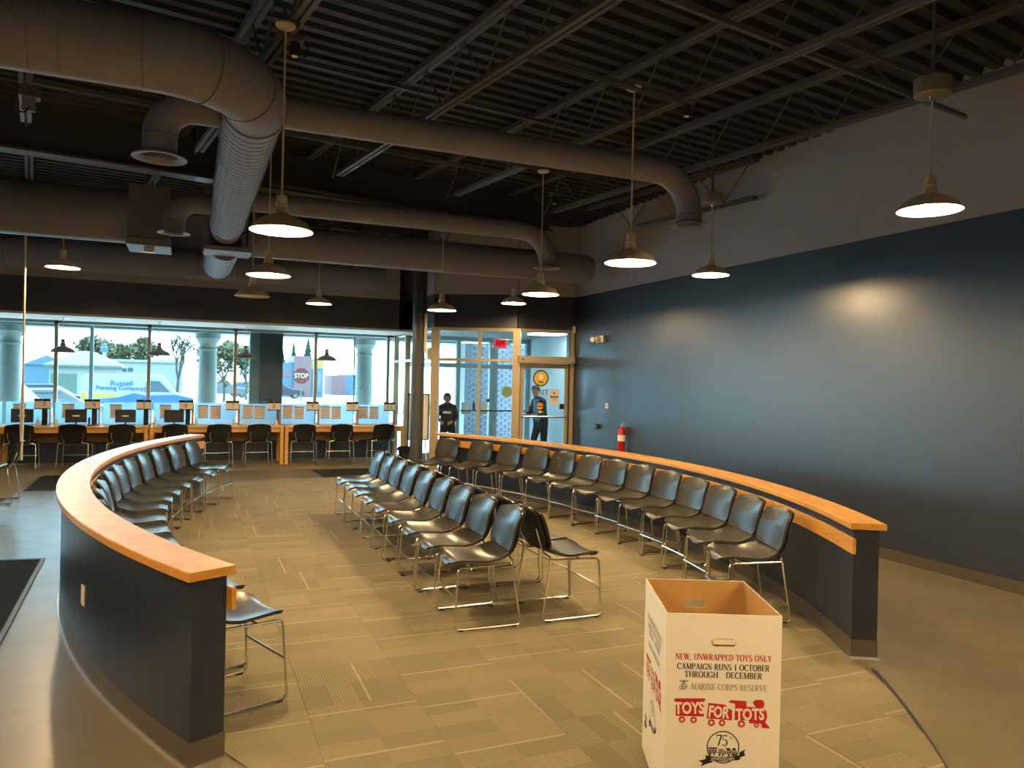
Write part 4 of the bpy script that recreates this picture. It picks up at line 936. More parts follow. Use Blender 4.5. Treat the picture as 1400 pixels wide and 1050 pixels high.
def serif_mesh(name, body, size, m, sx=1.0, weight=1.0, gap=0.035):
    mb = MB(); x = 0.0; tot = sum(GL[c][0]+gap for c in body)-gap
    def stroke(pts, t, ox):
        n = len(pts); L_, R2 = [], []
        for i, p in enumerate(pts):
            a = pts[max(0, i-1)]; b = pts[min(n-1, i+1)]; dx, dz = b[0]-a[0], b[1]-a[1]; l = math.hypot(dx, dz) or 1
            tk = (T_+(K_-T_)*abs(dz)/l if t == 'v' else t)*weight
            nx, nz = -dz/l*tk/2, dx/l*tk/2
            if t != 'v' and n == 2 and abs(dx) > 0.02 and abs(dz) > 0.2: nx, nz = (-1 if dz > 0 else 1)*tk*0.55, 0
            L_.append((p[0]+nx, p[1]+nz)); R2.append((p[0]-nx, p[1]-nz))
        V = [((ox+p[0]-tot/2)*size*sx, (p[1]-0.5)*size, 0) for p in L_+R2]
        mb.add(V, [(i, n+i, n+i+1, i+1) for i in range(n-1)])
    for c in body:
        wdt, st_, sr = GL[c]
        for pts, t in st_: stroke(pts, t, x)
        for cx_, cz_, hw_ in sr:
            zz = 0.022 if cz_ < 0.2 else cz_-0.022; stroke([(cx_-hw_, zz), (cx_+hw_, zz)], 0.05, x)
        x += wdt+gap
    return mb.mesh(name, m)
# ================================================================ TOY COLLECTION BOX
BW, BD, BH, th_ = 0.465, 0.54, 0.80, 0.006
bx = thing('collection_box', 'tall open white cardboard toy collection box with red train print', 'cardboard box', (2.112, 2.71, 0.008), math.atan2(-0.19, 0.425))
hw, hd = BW/2, BD/2
def wall_hole(mb, w_, h_, hz, hwid, hht, t, out_mi, in_mi):
    """panel in local x/z, thickness along y (0..t) with a rounded slot"""
    n = 24; hole = []
    for j in range(n):
        a = 2*PI*j/n; cx = (hwid/2-hht/2)*(1 if math.cos(a) > 0 else -1); hole.append((cx+hht/2*math.cos(a), hz+hht/2*math.sin(a)))
    def outer(a):
        dx, dz = math.cos(a), math.sin(a); k = 1e9
        if abs(dx) > 1e-9: k = min(k, (w_/2)/abs(dx))
        if dz > 1e-9: k = min(k, (h_-hz)/dz)
        if dz < -1e-9: k = min(k, hz/(-dz))
        return (dx*k, hz+dz*k)
    angs = [math.atan2(p[1]-hz, p[0]) for p in hole]
    cor = [math.atan2(h_-hz, w_/2), math.atan2(h_-hz, -w_/2), math.atan2(-hz, -w_/2), math.atan2(-hz, w_/2)]
    # outer ring, with the panel corners snapped
    out = [outer(a) for a in angs]
    for c, cpnt in zip(cor, ((w_/2,h_),(-w_/2,h_),(-w_/2,0),(w_/2,0))):
        i = min(range(n), key=lambda q: abs((angs[q]-c+PI) % (2*PI)-PI)); out[i] = cpnt
    for yy, mi, rev in ((0, out_mi, False), (t, in_mi, True)):
        V = [(p[0],yy,p[1]) for p in hole]+[(p[0],yy,p[1]) for p in out]
        F = [(i,(i+1)%n,n+(i+1)%n,n+i) for i in range(n)]
        if not rev: F = [tuple(reversed(f)) for f in F]
        mb.add(V, F, mi)
    V = [(p[0],0,p[1]) for p in hole]+[(p[0],t,p[1]) for p in hole]; mb.add(V, [(i,n+i,n+(i+1)%n,(i+1)%n) for i in range(n)], in_mi)
    V = [(p[0],0,p[1]) for p in out]+[(p[0],t,p[1]) for p in out]; mb.add(V, [(i,(i+1)%n,n+(i+1)%n,n+i) for i in range(n)], out_mi)
def panel(name, w_, h_, rz, loc, hole=True):
    mb = MB()
    if hole: wall_hole(mb, w_, h_, h_-0.113, 0.10, 0.034, th_, 0, 1)
    else:
        mb.box(-w_/2, w_/2, 0, th_/2, 0, h_, 0); mb.box(-w_/2, w_/2, th_/2, th_, 0, h_, 1)
    o = mb.build(name, ['box', 'boxin'], bx, False, loc); o.rotation_euler = (0,0,rz); return o
pf = panel('front_panel', BW, BH, 0, (0,-hd,0)); panel('rear_panel', BW, BH, PI, (0,hd,0))
panel('side_panel', BD-2*th_, BH, -PI/2, (-hw,0,0), False); panel('side_panel', BD-2*th_, BH, PI/2, (hw,0,0), False)
MB().box(-hw+0.007, hw-0.007, -hd+0.007, hd-0.007, 0.002, 0.008).build('box_floor', 'boxin', bx)
fl = MB().bbox(-0.046, 0.046, 0.002, 0.005, -0.007, 0.016, 0.001).build('handle_flap', 'box', pf, False, (0,-0.008,BH-0.113)); fl.rotation_euler = (0.06,0,0)
def art(parent, name, x, z, tint=None):
    o = bpy.data.objects.new(name, None)
    return o
def star(mb, cx, cz, r, y):
    P = [];
    for k in range(10): a = PI/2+k*PI/5; rr = r if k % 2 == 0 else r*0.42; P.append((cx+rr*math.cos(a), y, cz+rr*math.sin(a)))
    mb.add([(cx,y,cz)]+P, [(0,1+(k+1)%10,1+k) for k in range(10)][::1])
def flat(mb, poly, y):          # polygon in x/z facing -y
    n = len(poly); mb.add([(p[0],y,p[1]) for p in poly], [tuple(range(n))])
def circ(cx, cz, r, n=22): return [(cx+r*math.cos(2*PI*j/n), cz+r*math.sin(2*PI*j/n)) for j in range(n)]
def train(parent, scale, cx, cz, mi, cream, y0, lname):
    """print of a toy train: two cars and an engine. unit art about 1.0 wide"""
    def T(poly): return [(cx+(p[0]-0.5)*scale, cz+p[1]*scale) for p in poly]
    red = MB()
    flat(red, T([(0.0,0.135),(0.32,0.145),(0.32,0.118),(0.305,0.115),(0.31,-0.045),(0.02,-0.045),(0.015,0.108),(0.0,0.105)]), y0)
    flat(red, T([(0.355,0.10),(0.53,0.085),(0.55,0.055),(0.60,0.03),(0.60,-0.075),(0.34,-0.062)]), y0)
    flat(red, T([(0.56,0.11),(0.585,0.135),(0.745,0.13),(0.75,0.07),(0.845,0.065),(0.81,0.115),(0.835,0.145),(0.915,0.145),(0.935,0.105),(0.92,0.06),(0.955,0.03),(0.965,-0.03),(0.945,-0.085),(1.0,-0.145),(0.915,-0.145),(0.90,-0.10),(0.78,-0.10),(0.775,-0.07),(0.63,-0.07),(0.63,0.10)]), y0)
    wh = [(0.085,-0.082,0.034),(0.205,-0.082,0.034),(0.39,-0.105,0.037),(0.50,-0.105,0.034),(0.70,-0.108,0.038),(0.855,-0.118,0.026)]
    for x, z, r in wh: flat(red, T(circ(x, z, r)), y0-0.0002)
    red.flip() if False else None
    t = red.build('train_print', mi, parent)
    if scale > 0.25:
        for x, z, r in wh:
            stm = MB(); star(stm, cx+(x-0.5)*scale, cz+z*scale, r*0.68*scale, y0-0.0006); stm.build('wheel_star', cream, t)
    for word, x, z, sz, wx in (('TOYS',0.160,0.035,0.165,0.74),('FOR',0.462,0.002,0.16,0.70),('TOTS',0.785,-0.012,0.16,0.74)):
        bo = 0.0 if scale < 0.25 else 0.0022
        o = link('train_lettering', text_mesh('train_lettering', word, sz*scale, cream, 0.0002, bold=bo, sx=wx), t, (cx+(x-0.5)*scale, y0-0.0008, cz+z*scale)); o.rotation_euler = (PI/2, -0.04 if word != 'FOR' else 0.06, 0)
    return t
def face_art(pn, W, s=1.0, small=False):
    y = -0.0006
    def txt(body, x, z, sz, m, sx=1.0, bold=0.0):
        o = link('lettering', serif_mesh('lettering', body, sz*0.70, m, sx, 1.0+bold*500), pn, (x, y-0.0002, z)); o.rotation_euler = (PI/2,0,0); return o
    return txt
txt = face_art(pf, BW)
txt('NEW, UNWRAPPED TOYS ONLY', 0.0, 0.627, 0.035, 'redink', 0.95, 0.0006)
txt('CAMPAIGN RUNS 1 OCTOBER', 0.0, 0.588, 0.035, 'ink', 0.98, 0.0006)
txt('THROUGH', -0.088, 0.556, 0.035, 'ink', 1.02, 0.0006); txt('DECEMBER', 0.084, 0.556, 0.035, 'ink', 1.02, 0.0006)
txt('MARINE CORPS RESERVE', 0.025, 0.507, 0.035, 'greyink', 0.93)
# small anchor-and-globe emblem
def emblem(parent, cx, cz, s, y):
    mb = MB()
    def ln(pts, r): mb.tube([(cx+p[0]*s, y, cz+p[1]*s) for p in pts], r*s, 4)
    ln([(0.5*math.cos(a*PI/8), 0.5*math.sin(a*PI/8)-0.15) for a in range(17)], 0.07)
    ln([(-0.85,0.95),(-0.35,0.72),(0,0.8),(0.35,0.72),(0.85,0.95)], 0.09); ln([(-0.7,0.75),(0,0.6),(0.7,0.75)], 0.07)
    ln([(0.1,1.05),(0,0.5),(-0.35,-0.95)], 0.08); ln([(-0.9,-0.2),(-0.75,-0.75),(-0.3,-0.95),(0.4,-0.75),(0.8,-0.2)], 0.08); ln([(-0.5,-0.15),(0.5,-0.15)], 0.05)
    return mb.build('emblem_print', 'greyink', parent)
emblem(pf, -0.158, 0.512, 0.020, -0.0008)
train(pf, 0.39, 0.0, 0.403, 'redink', 'box', -0.0006, 'a')
def seal(pn, cx, cz, R):
    mb = MB(); n = 40; V = []
    for rr in (R*0.93, R):
        for j in range(n): a = 2*PI*j/n; V.append((cx+rr*math.cos(a), -0.0006, cz+rr*math.sin(a)))
    mb.add(V, [(j,(j+1)%n,n+(j+1)%n,n+j) for j in range(n)]); t = mb.build('seal_ring', 'ink', pn)
    o = link('seal_numerals', serif_mesh('seal_numerals', '75', R*0.66, 'ink', 0.95, 1.0, -0.04), t, (cx-R*0.08, -0.0007, cz+R*0.42)); o.rotation_euler = (PI/2,0,0)
    o = link('seal_suffix', text_mesh('seal_suffix', 'th', R*0.22, 'greyink', 0.0002), t, (cx+R*0.47, -0.0007, cz+R*0.58)); o.rotation_euler = (PI/2,0,0)
    return t
sl = seal(pf, 0.006, 0.264, 0.066)
train(pf, 0.120, 0.006, 0.245, 'ink', 'box', -0.0009, 'b')
def ribbon(pn, cx, cz, R):
    mb = MB(); top = []; bot = []
    for i in range(13):
        t = i/12*2-1; x = cx+t*R*1.05; zc = cz-R*0.62-(0.10*R)*(1-t*t)+0.03*R*t; top.append((x, zc+0.14*R)); bot.append((x, zc-0.14*R))
    mb.add([(p[0],-0.0012,p[1]) for p in top]+[(p[0],-0.0012,p[1]) for p in bot], [(13+i,13+i+1,i+1,i) for i in range(12)])
    flat(mb, [(cx-R*0.55,cz-R*0.92),(cx-R*1.0,cz-R*1.06),(cx-R*1.35,cz-R*1.22),(cx-R*1.22,cz-R*1.0),(cx-R*1.48,cz-R*0.88),(cx-R*1.0,cz-R*0.74)], -0.0010)
    flat(mb, [(cx+R*1.0,cz-R*0.62),(cx+R*1.38,cz-R*0.45),(cx+R*1.28,cz-R*0.28),(cx+R*1.38,cz-R*0.08),(cx+R*1.0,cz-R*0.28)], -0.0010)
    t = mb.build('ribbon_print', 'ink', pn)
    o = link('ribbon_lettering', serif_mesh('ribbon_lettering', 'ANNIVERSARY', R*0.20, 'box', 0.95, 1.2), t, (cx, -0.0016, cz-R*0.70)); o.rotation_euler = (PI/2,0,0)
ribbon(pf, 0.006, 0.264, 0.066)
# printed left side: same artwork, smaller
sp = [c for c in bx.children if c.name.startswith('side_panel')][0]
txt = face_art(sp, BD)
txt('NEW, UNWRAPPED TOYS ONLY', 0, 0.655, 0.034, 'greyink', 0.9); txt('CAMPAIGN RUNS 1 OCTOBER', 0, 0.622, 0.034, 'greyink', 0.9); txt('THROUGH     DECEMBER', 0, 0.590, 0.034, 'greyink', 0.9)
txt('MARINE CORPS RESERVE', 0.0, 0.537, 0.034, 'greyink', 0.9)
train(sp, 0.40, 0.0, 0.42, 'redink', 'box', -0.0006, 'c'); seal(sp, 0.0, 0.26, 0.066); ribbon(sp, 0.0, 0.26, 0.066); emblem(sp, -0.17, 0.16, 0.03, -0.0008)

# ================================================================ PEOPLE
def figure(name, label, nodes, edges, root, loc, rz, paint, mats, scale=1.0):
    me = bpy.data.meshes.new('body'); names = list(nodes); idx = {n_: i for i, n_ in enumerate(names)}
    me.from_pydata([nodes[n_][0] for n_ in names], [(idx[a], idx[b]) for a, b in edges], [])
    ob = bpy.data.objects.new('tmp_body', me); COL.objects.link(ob)
    md_ = ob.modifiers.new('skin', 'SKIN'); md_.use_smooth_shade = True
    lay = me.skin_vertices[0].data
    for i, n_ in enumerate(names):
        r = nodes[n_][1]; lay[i].radius = (r, r) if not isinstance(r, tuple) else r; lay[i].use_root = (n_ == root)
    sb = ob.modifiers.new('sub', 'SUBSURF'); sb.levels = 2; sb.render_levels = 2
    dg = bpy.context.evaluated_depsgraph_get(); nm = bpy.data.meshes.new_from_object(ob.evaluated_get(dg))
    bpy.data.objects.remove(ob); nm.name = 'body'
    nm.materials.clear()
    for m_ in mats: nm.materials.append(M[m_])
    for p in nm.polygons: p.material_index = paint(p.center); p.use_smooth = True
    t = thing(name, label, 'person', loc, rz); t.scale = (scale,)*3
    link('body', nm, t); return t
def man_nodes():
    N = {'pelvis':((0,0,0.92),(0.155,0.11)),'belly':((0.02,0,1.06),(0.165,0.12)),'chest':((0.06,0,1.26),(0.175,0.12)),'neck':((0.12,0,1.44),0.055),'jaw':((0.165,0,1.50),0.062),'head':((0.17,0,1.575),0.082),'crown':((0.165,0,1.625),0.062)}
    E = [('pelvis','belly'),('belly','chest'),('chest','neck'),('neck','jaw'),('jaw','head'),('head','crown')]
    for s, k in ((1,'l'),(-1,'r')):
        N.update({'sh'+k:((0.065,0.165*s,1.345),0.064),'el'+k:((0.10,0.228*s,1.09),0.046),'wr'+k:((0.33,0.17*s,1.05),0.031),'pa'+k:((0.40,0.14*s,1.05),0.034),
            'hip'+k:((0,0.10*s,0.84),0.095),'kn'+k:((0.06-0.05*s,0.12*s,0.46),0.066),'an'+k:((0.02-0.06*s,0.13*s,0.09),0.045),'to'+k:((0.17-0.06*s,0.14*s,0.035),0.038)})
        E += [('chest','sh'+k),('sh'+k,'el'+k),('el'+k,'wr'+k),('wr'+k,'pa'+k),('pelvis','hip'+k),('hip'+k,'kn'+k),('kn'+k,'an'+k),('an'+k,'to'+k)]
        for q in range(4):
            b_ = 'f%d%s' % (q,k); yy = 0.14*s+(q-1.5)*0.019; ln = [0.055,0.065,0.06,0.045][q]
            N[b_+'a'] = ((0.435,yy,1.05),0.0095); N[b_+'b'] = ((0.435+ln*0.7,yy,1.035),0.0088); N[b_+'c'] = ((0.435+ln,yy,1.005),0.0075)
            E += [('pa'+k,b_+'a'),(b_+'a',b_+'b'),(b_+'b',b_+'c')]
        N['t'+k+'a'] = ((0.40,0.14*s-0.045*s,1.06),0.0105); N['t'+k+'b'] = ((0.445,0.14*s-0.055*s,1.065),0.009); E += [('pa'+k,'t'+k+'a'),('t'+k+'a','t'+k+'b')]
    return N, E
def face_parts(t, hx, hz, hair_mat, ear_y=0.083, cap_long=False):
    for s in (-1, 1):
        MB().lathe([(0,0.012),(0.009,0.008),(0.012,0),(0.009,-0.008),(0,-0.012)], 8).build('eye', 'hair', t, True, (hx+0.076, s*0.03, hz+0.012))
        MB().lathe([(0,0.028),(0.012,0.02),(0.015,0),(0.010,-0.022),(0,-0.03)], 8).build('ear', 'skin', t, True, (hx-0.005, s*ear_y, hz))
    MB().add([(0.078,0,0.015),(0.105,0,-0.022),(0.080,-0.014,-0.026),(0.080,0.014,-0.026)], [(0,2,1),(0,1,3),(1,2,3)]).build('nose', 'skin', t, False, (hx, 0, hz))
    MB().bbox(0.068, 0.079, -0.02, 0.02, -0.052, -0.045, 0.002).build('mouth', 'hair', t, False, (hx, 0, hz))
    mb = MB(); V = []; F = []; n = 16; k = 8       # hair cap
    for i in range(k+1):
        ph = i/k*PI*0.56
        for j in range(n):
            a = 2*PI*j/n; r = 0.096*math.sin(ph); x = r*math.cos(a)*1.02
            zz = 0.100*math.cos(ph)
            if math.cos(a) > 0.35 and i > 4: zz = max(zz, 0.045)
            if cap_long and math.cos(a) < 0.2 and i > 6: zz -= 0.07
            V.append((hx-0.008+x, r*math.sin(a)*0.95, hz+0.010+zz))
    for i in range(k):
        for j in range(n): F.append((i*n+j, i*n+(j+1)%n, (i+1)*n+(j+1)%n, (i+1)*n+j))
    mb.add(V, F).build('hair', hair_mat, t, True)
N, E_ = man_nodes()
def paint1(c):
    if c.z > 1.435 and abs(c.y) < 0.12: return 0
    if c.x > 0.27 and c.z > 0.95: return 0
    if c.z < 0.06: return 2
    if c.z < 0.93: return 3
    return 1 if not (c.x > 0.05 and abs(c.y) < 0.10 and c.z < 1.40) else 4
man = figure('person', 'person in a dark jacket and blue shirt looking down inside the vestibule', N, E_, 'pelvis', (6.72, 14.25, 0.0), PI+0.25, paint1, ['skin','shirtdark','hair','trousers','shirtblue'])
face_parts(man, 0.17, 1.565, 'hair')
ph = MB().bbox(-0.05, 0.05, -0.12, 0.12, 0, 0.008, 0.003).build('clipboard', 'white', None, False, (6.28, 14.14, 1.075)); ph.rotation_euler = (0,0,0.25); tag(ph, 'small white papers held by the person in the vestibule', 'papers')
N2, E2_ = man_nodes()
for k in list(N2):
    p, r = N2[k]
    if k[0] in 'f' or k.startswith(('wr','pa','tl','tr')): p = (p[0]-0.06, p[1]*0.55, p[2]-0.06)
    if k.startswith('el'): p = (p[0]+0.03, p[1]*0.98, p[2])
    N2[k] = (p, r)
def paint2(c):
    if c.z > 1.435 and abs(c.y) < 0.12: return 0
    if c.x > 0.25 and c.z > 0.9: return 0
    if c.z < 0.06: return 2
    if c.z < 0.90: return 3
    return 1
wom = figure('person', 'person in a dark sweater waiting in the vestibule behind the corner post', N2, E2_, 'pelvis', (4.83, 14.7, 0.0), -PI/2-0.45, paint2, ['skin','shirtdark','hair','trousers','label'], 0.885)
face_parts(wom, 0.17, 1.565, 'hair', cap_long=True)
MB().bbox(0.150, 0.176, -0.09, 0.09, 1.20, 1.245, 0.004).build('chest_print', 'label', wom)

# ================================================================ OUTSIDE
GZ = -0.35
struct(MB().box(-160, 160, 22.5, 320, GZ-0.1, GZ).build('ground_parking', 'asphalt'))
struct(MB().box(-40, 60, GLY+0.12, 22.5, -0.3, -0.06).build('ground_walk', 'walk'))
gl = tag(MB().box(-3.5, 40, 44, 60, GZ, GZ+0.06).build('lawn_strip', 'grass'), 'strip of lawn across the parking lot', 'lawn')
gl2 = tag(MB().box(-30, -7, 43, 57, GZ, GZ+0.05).build('lawn_strip', 'grass'), 'patch of lawn beside the green-roofed pavilion', 'lawn')
# porch
pb = struct(MB().box(-12, 8.5, 19.1, 19.9, 2.72, 3.4).build('trim_porch_beam', 'porch'))
struct(MB().box(-12, 8.5, GLY+0.1, 19.9, 3.4, 3.5).build('ceiling_porch', 'porch'))
struct(MB().box(-12, 4.2, GLY-0.02, GLY+0.14, 2.70, 3.4).build('wall_porch', 'porch'))
col_me = MB().lathe([(0.30,-0.06),(0.30,0.04),(0.27,0.10),(0.225,0.14),(0.215,1.4),(0.195,2.30),(0.215,2.32),(0.215,2.36),(0.195,2.38),(0.195,2.46),(0.24,2.52),(0.27,2.58),(0.29,2.60),(0.29,2.72)], 24).mesh('porch_column', 'porch', True)
for k, (x, lab) in enumerate(((-3.67,'round porch column outside beside the blue parked car'),(0.345,'round porch column outside in front of the bare tree'),(4.11,'round porch column outside nearest the entrance'),(-7.7,'round porch column outside past the parked cars'))):
    o = tag(link('porch_column', col_me, None, (x, 19.5, 0)), lab, 'column', 'porch columns')
struct(MB().box(1.13, 1.32, 16.9, 17.3, -0.06, 2.75).build('trim_pier', 'porch')); struct(MB().box(1.32, 1.79, 16.82, 17.3, -0.06, 2.75).build('wall_pier', 'pier'))
for x, lab in ((-1.94,'slim grey porch post outside the window near the van'),(3.55,'slim dark porch post outside the window by sign 10')):
    tag(MB().box(x-0.035 if x < 0 else x-0.012, x+0.035 if x < 0 else x+0.012, 17.97, 18.03, -0.06, 2.75).build('porch_post', 'alu' if x < 0 else 'pier'), lab, 'post')
# brick pillar beyond the outer doors, single bricks
bp_ = tag(MB().box(6.21, 8.4, 17.62, 18.0, -0.06, 3.3).build('brick_pillar', 'mortar'), 'brick pier outside the outer vestibule doors', 'brick wall')
bme = MB().box(-0.10, 0.10, -0.035, 0.0, -0.030, 0.030).mesh('brick', 'brick'); bmh = MB().box(-0.046, 0.046, -0.035, 0.0, -0.030, 0.030).mesh('brick', 'brick')
rows = 36
for j in range(rows):
    z = 0.0+j*0.075; off = 0.0 if j % 2 == 0 else 0.108
    for i in range(9):
        x = 6.32+i*0.216+off
        if x > 8.25: continue
        link('brick', bme, bp_, (x, 17.62, z))
    if j % 2: link('brick', bmh, bp_, (6.265, 17.62, z))

def car(x, y, rz, L_, H_, W_, body, label, group='parked cars', van=False):
    M[body] = M.get(body) or mat(body, (0.1,0.1,0.1))
    t = thing('parked_car', label, 'car', (x,y,GZ), rz, group)
    h = L_/2
    if van:
        low = [(-h,0.35),(-h,1.0),(-h+0.02,H_-0.25),(-h+0.15,H_-0.04),(h*0.28,H_),(h*0.42,H_-0.10),(h*0.66,1.15),(h*0.97,0.98),(h,0.75),(h,0.35)]
    else:
        low = [(-h,0.35),(-h,0.80),(-h*0.86,0.92),(-h*0.5,H_-0.02),(h*0.05,H_),(h*0.42,0.95),(h*0.92,0.82),(h,0.65),(h,0.35)]
    mb = MB(); n = len(low); V = []
    for yy, k in ((-W_/2,0.0),(-W_/2+0.06,0.03),(W_/2-0.06,0.03),(W_/2,0.0)):
        for px_, pz in low: V.append((px_, yy*(0.92 if pz > 1.0 else 1.0), pz+k))
    F = [tuple(range(n)), tuple(3*n+i for i in range(n-1,-1,-1))]
    for q in range(3):
        for i in range(n): F.append((q*n+i, (q+1)*n+i, (q+1)*n+(i+1)%n, q*n+(i+1)%n))
    bo = mb.add(V, F).build('car_body', body, t)
    yw = -W_/2*0.93
    for sgn in (-1, 1):
        if van: wpoly = [(h*0.10,1.22),(h*0.14,H_-0.28),(h*0.36,H_-0.28),(h*0.56,1.22)]
        else: wpoly = [(-h*0.74,0.96),(-h*0.46,H_-0.09),(h*0.02,H_-0.08),(h*0.30,0.98)]
        V = [(p[0], sgn*(W_/2*0.93+0.012), p[1]) for p in wpoly]+[(p[0], sgn*(W_/2*0.93-0.02), p[1]) for p in wpoly]; m_ = len(wpoly)
        MB().add(V, [tuple(range(m_)), tuple(range(2*m_-1,m_-1,-1))]+[(i,(i+1)%m_,m_+(i+1)%m_,m_+i) for i in range(m_)]).build('side_window', 'carglass', t)
    for xx in (-h*0.62, h*0.64):
        for sgn in (-1, 1):
            w_ = MB().lathe([(0.0,-0.10),(0.18,-0.10),(0.30,-0.08),(0.31,0.0),(0.30,0.08),(0.18,0.10),(0.0,0.10)], 18).build('wheel', 'tyre', t, True, (xx, sgn*(W_/2-0.1), 0.31)); w_.rotation_euler = (PI/2,0,0)
            MB().lathe([(0.0,0.105),(0.17,0.105),(0.18,0.10)], 12).build('hubcap', 'carsilver', w_); 
    return t, low
M['carglass'] = mat('car glass', (0.03, 0.05, 0.06), 0.1); M['tyre'] = mat('tyre', (0.02, 0.02, 0.02), 0.8)
M['carblue'] = mat('blue car paint', (0.012, 0.05, 0.12), 0.55, spec=0.3); M['cardark'] = mat('dark car paint', (0.012, 0.016, 0.025), 0.65, spec=0.2); M['carsilver'] = mat('silver car paint', (0.06, 0.075, 0.085), 0.65, spec=0.2); M['vanpaint'] = mat('white van paint', (0.125, 0.15, 0.155), 0.6, spec=0.2)
M['vanblue'] = mat('blue van stripe', (0.010, 0.05, 0.13), 0.6, spec=0.2); M['vanyellow'] = mat('yellow print', (0.180, 0.165, 0.009), 0.5); M['roofgreen'] = mat('green roof', (0.030, 0.062, 0.052), 0.7)
M['bwhite'] = mat('white building', (0.12, 0.14, 0.14), 0.8); M['bblue'] = mat('blue building', (0.018, 0.055, 0.09), 0.7); M['bred'] = mat('dull red building', (0.075, 0.036, 0.045), 0.7); M['byellow'] = mat('yellow building', (0.16, 0.11, 0.02), 0.7)
M['bark'] = mat('tree bark', (0.030, 0.032, 0.026), 0.9); M['leaf'] = mat('tree leaves', (0.040, 0.044, 0.018), 0.9, noise=0.3, nscale=2); M['conifer'] = mat('conifer needles', (0.012, 0.026, 0.020), 1.0, spec=0.0)
vt, low = car(-2.25, 40.0, 0.0, 4.75, 2.02, 1.9, 'vanpaint', 'white and blue lettered painting company van parked outside', 'parked cars', True)
yv = -0.955
mb = MB(); vb = [(-2.36,0.40),(2.36,0.40),(2.33,0.92),(1.55,1.10),(0.25,1.06),(-0.2,1.16),(-0.85,0.95),(-1.7,0.86),(-2.36,0.84)]
mb.add([(p[0],yv,p[1]) for p in vb], [tuple(range(len(vb)))]); mb.build('blue_stripe', 'vanblue', vt)
MB().box(-1.95,-0.98,yv-0.012,yv-0.002,0.97,1.14).build('yellow_block', 'vanyellow', vt)
for body, x, z, s_ in (('Russell', -0.72, 1.60, 0.34), ('Painting Company', -0.78, 1.38, 0.27)):
    o = link('van_lettering', text_mesh('van_lettering', body, s_, 'vanblue', 0.003, bold=0.004), vt, (x, yv+0.02, z)); o.rotation_euler = (PI/2,0,0)
MB().add([(0.22,yv,1.20),(0.44,yv,1.22),(0.44,yv,1.42),(0.36,yv,1.46),(0.38,yv,1.66),(0.30,yv,1.66),(0.30,yv,1.46),(0.22,yv,1.40)], [tuple(range(8))]).build('brush_picture', 'bred', vt)
car(-5.05, 26.0, -0.25, 4.4, 1.75, 1.8, 'carblue', 'bright blue parked car nearest the porch column')
car(-6.2, 42.0, 0.05, 4.4, 1.45, 1.8, 'cardark', 'dark parked car in front of the green-roofed pavilion')
car(-4.4, 31.0, 0.15, 4.2, 1.45, 1.8, 'carsilver', 'silver parked car between the blue car and the van')
car(3.0, 76.0, 0.0, 4.4, 1.5, 1.8, 'carsilver', 'distant silver car parked beyond the lawn')
car(5.2, 80.0, 0.1, 4.2, 1.45, 1.8, 'carblue', 'distant blue car parked beyond the lawn')
car(7.6, 74.0, 0.0, 4.4, 1.45, 1.8, 'cardark', 'dark car parked in front of the red and blue store')
# pavilion
pv = thing('pavilion', 'small pavilion with a green hipped roof across the parking lot', 'building', (-6.7, 60, GZ))
MB().add([(-2.3,-2.5,2.55),(2.3,-2.5,2.55),(2.3,2.5,2.55),(-2.3,2.5,2.55),(-0.3,0,3.55),(0.3,0,3.55),(-2.3,-2.5,2.42),(2.3,-2.5,2.42),(2.3,2.5,2.42),(-2.3,2.5,2.42)],[(0,1,5,4),(1,2,5),(2,3,4,5),(3,0,4),(6,7,1,0),(7,8,2,1),(8,9,3,2),(9,6,0,3),(9,8,7,6)]).build('roof', 'roofgreen', pv)
MB().box(-2.0,2.0,-2.1,2.1,0,2.45).build('wall', 'bwhite', pv)
for q in range(6): MB().box(-1.9+q*0.26,-1.9+q*0.26+0.22,-2.13,-2.1,0.3,1.95).build('shutter_slat', 'roofgreen', pv)
MB().box(0.35,0.75,-2.14,-2.1,0.1,1.9).build('door', 'byellow', pv)
wbld = thing('store_building', 'low white building behind the van', 'building', (-1.6, 66, GZ)); MB().box(-5.4,0.9,0,8,0,2.95).build('wall', 'bwhite', wbld); MB().box(-5.5,1.0,-0.15,8.1,2.95,3.15).build('parapet', 'bwhite', wbld)
for q in range(3): MB().box(-3.9+q*0.45,-3.9+q*0.45+0.35,-0.03,0.02,2.2,2.5).build('window', 'carglass', wbld)
rb = thing('store_building', 'red and blue store with a yellow corner beyond the stop sign', 'building', (10.2, 80, GZ))
MB().box(-0.6,1.15,-0.2,6,0,4.25).build('red_tower', 'bred', rb); MB().box(-2.1,-0.6,0,6,0,3.55).build('blue_wall', 'bblue', rb); MB().box(1.15,2.4,0,6,0,3.2).build('blue_wall', 'bblue', rb); MB().box(1.15,2.4,-0.05,6,3.0,4.0).build('yellow_fascia', 'byellow', rb)
MB().box(-2.0,-0.9,-0.05,0.02,2.1,2.6).build('red_sign', 'bred', rb)
for q in range(2): MB().box(1.3+q*0.5,1.3+q*0.5+0.4,-0.06,0.0,0.5,2.7).build('window', 'carglass', rb)
fb = thing('store_building', 'hazy purple and blue building far across the lot', 'building', (16.8, 92, GZ)); MB().box(-1.3,0.4,0,6,0,2.4).build('purple_wall', 'bred', fb); MB().box(0.4,2.2,0,6,0,2.5).build('blue_wall', 'bblue', fb)
lb = thing('store_building', 'blue sided building behind the dark parked car', 'building', (-10.6, 72, GZ)); MB().box(-2.0,1.2,0,6,0,2.6).build('wall', 'bblue', lb); MB().add([(-2.1,-0.2,2.6),(1.3,-0.2,2.6),(1.3,6,2.6),(-2.1,6,2.6),(-0.4,-0.2,3.4),(-0.4,6,3.4)],[(0,1,4),(2,3,5),(1,2,5,4),(3,0,4,5)]).build('roof', 'bblue', lb)
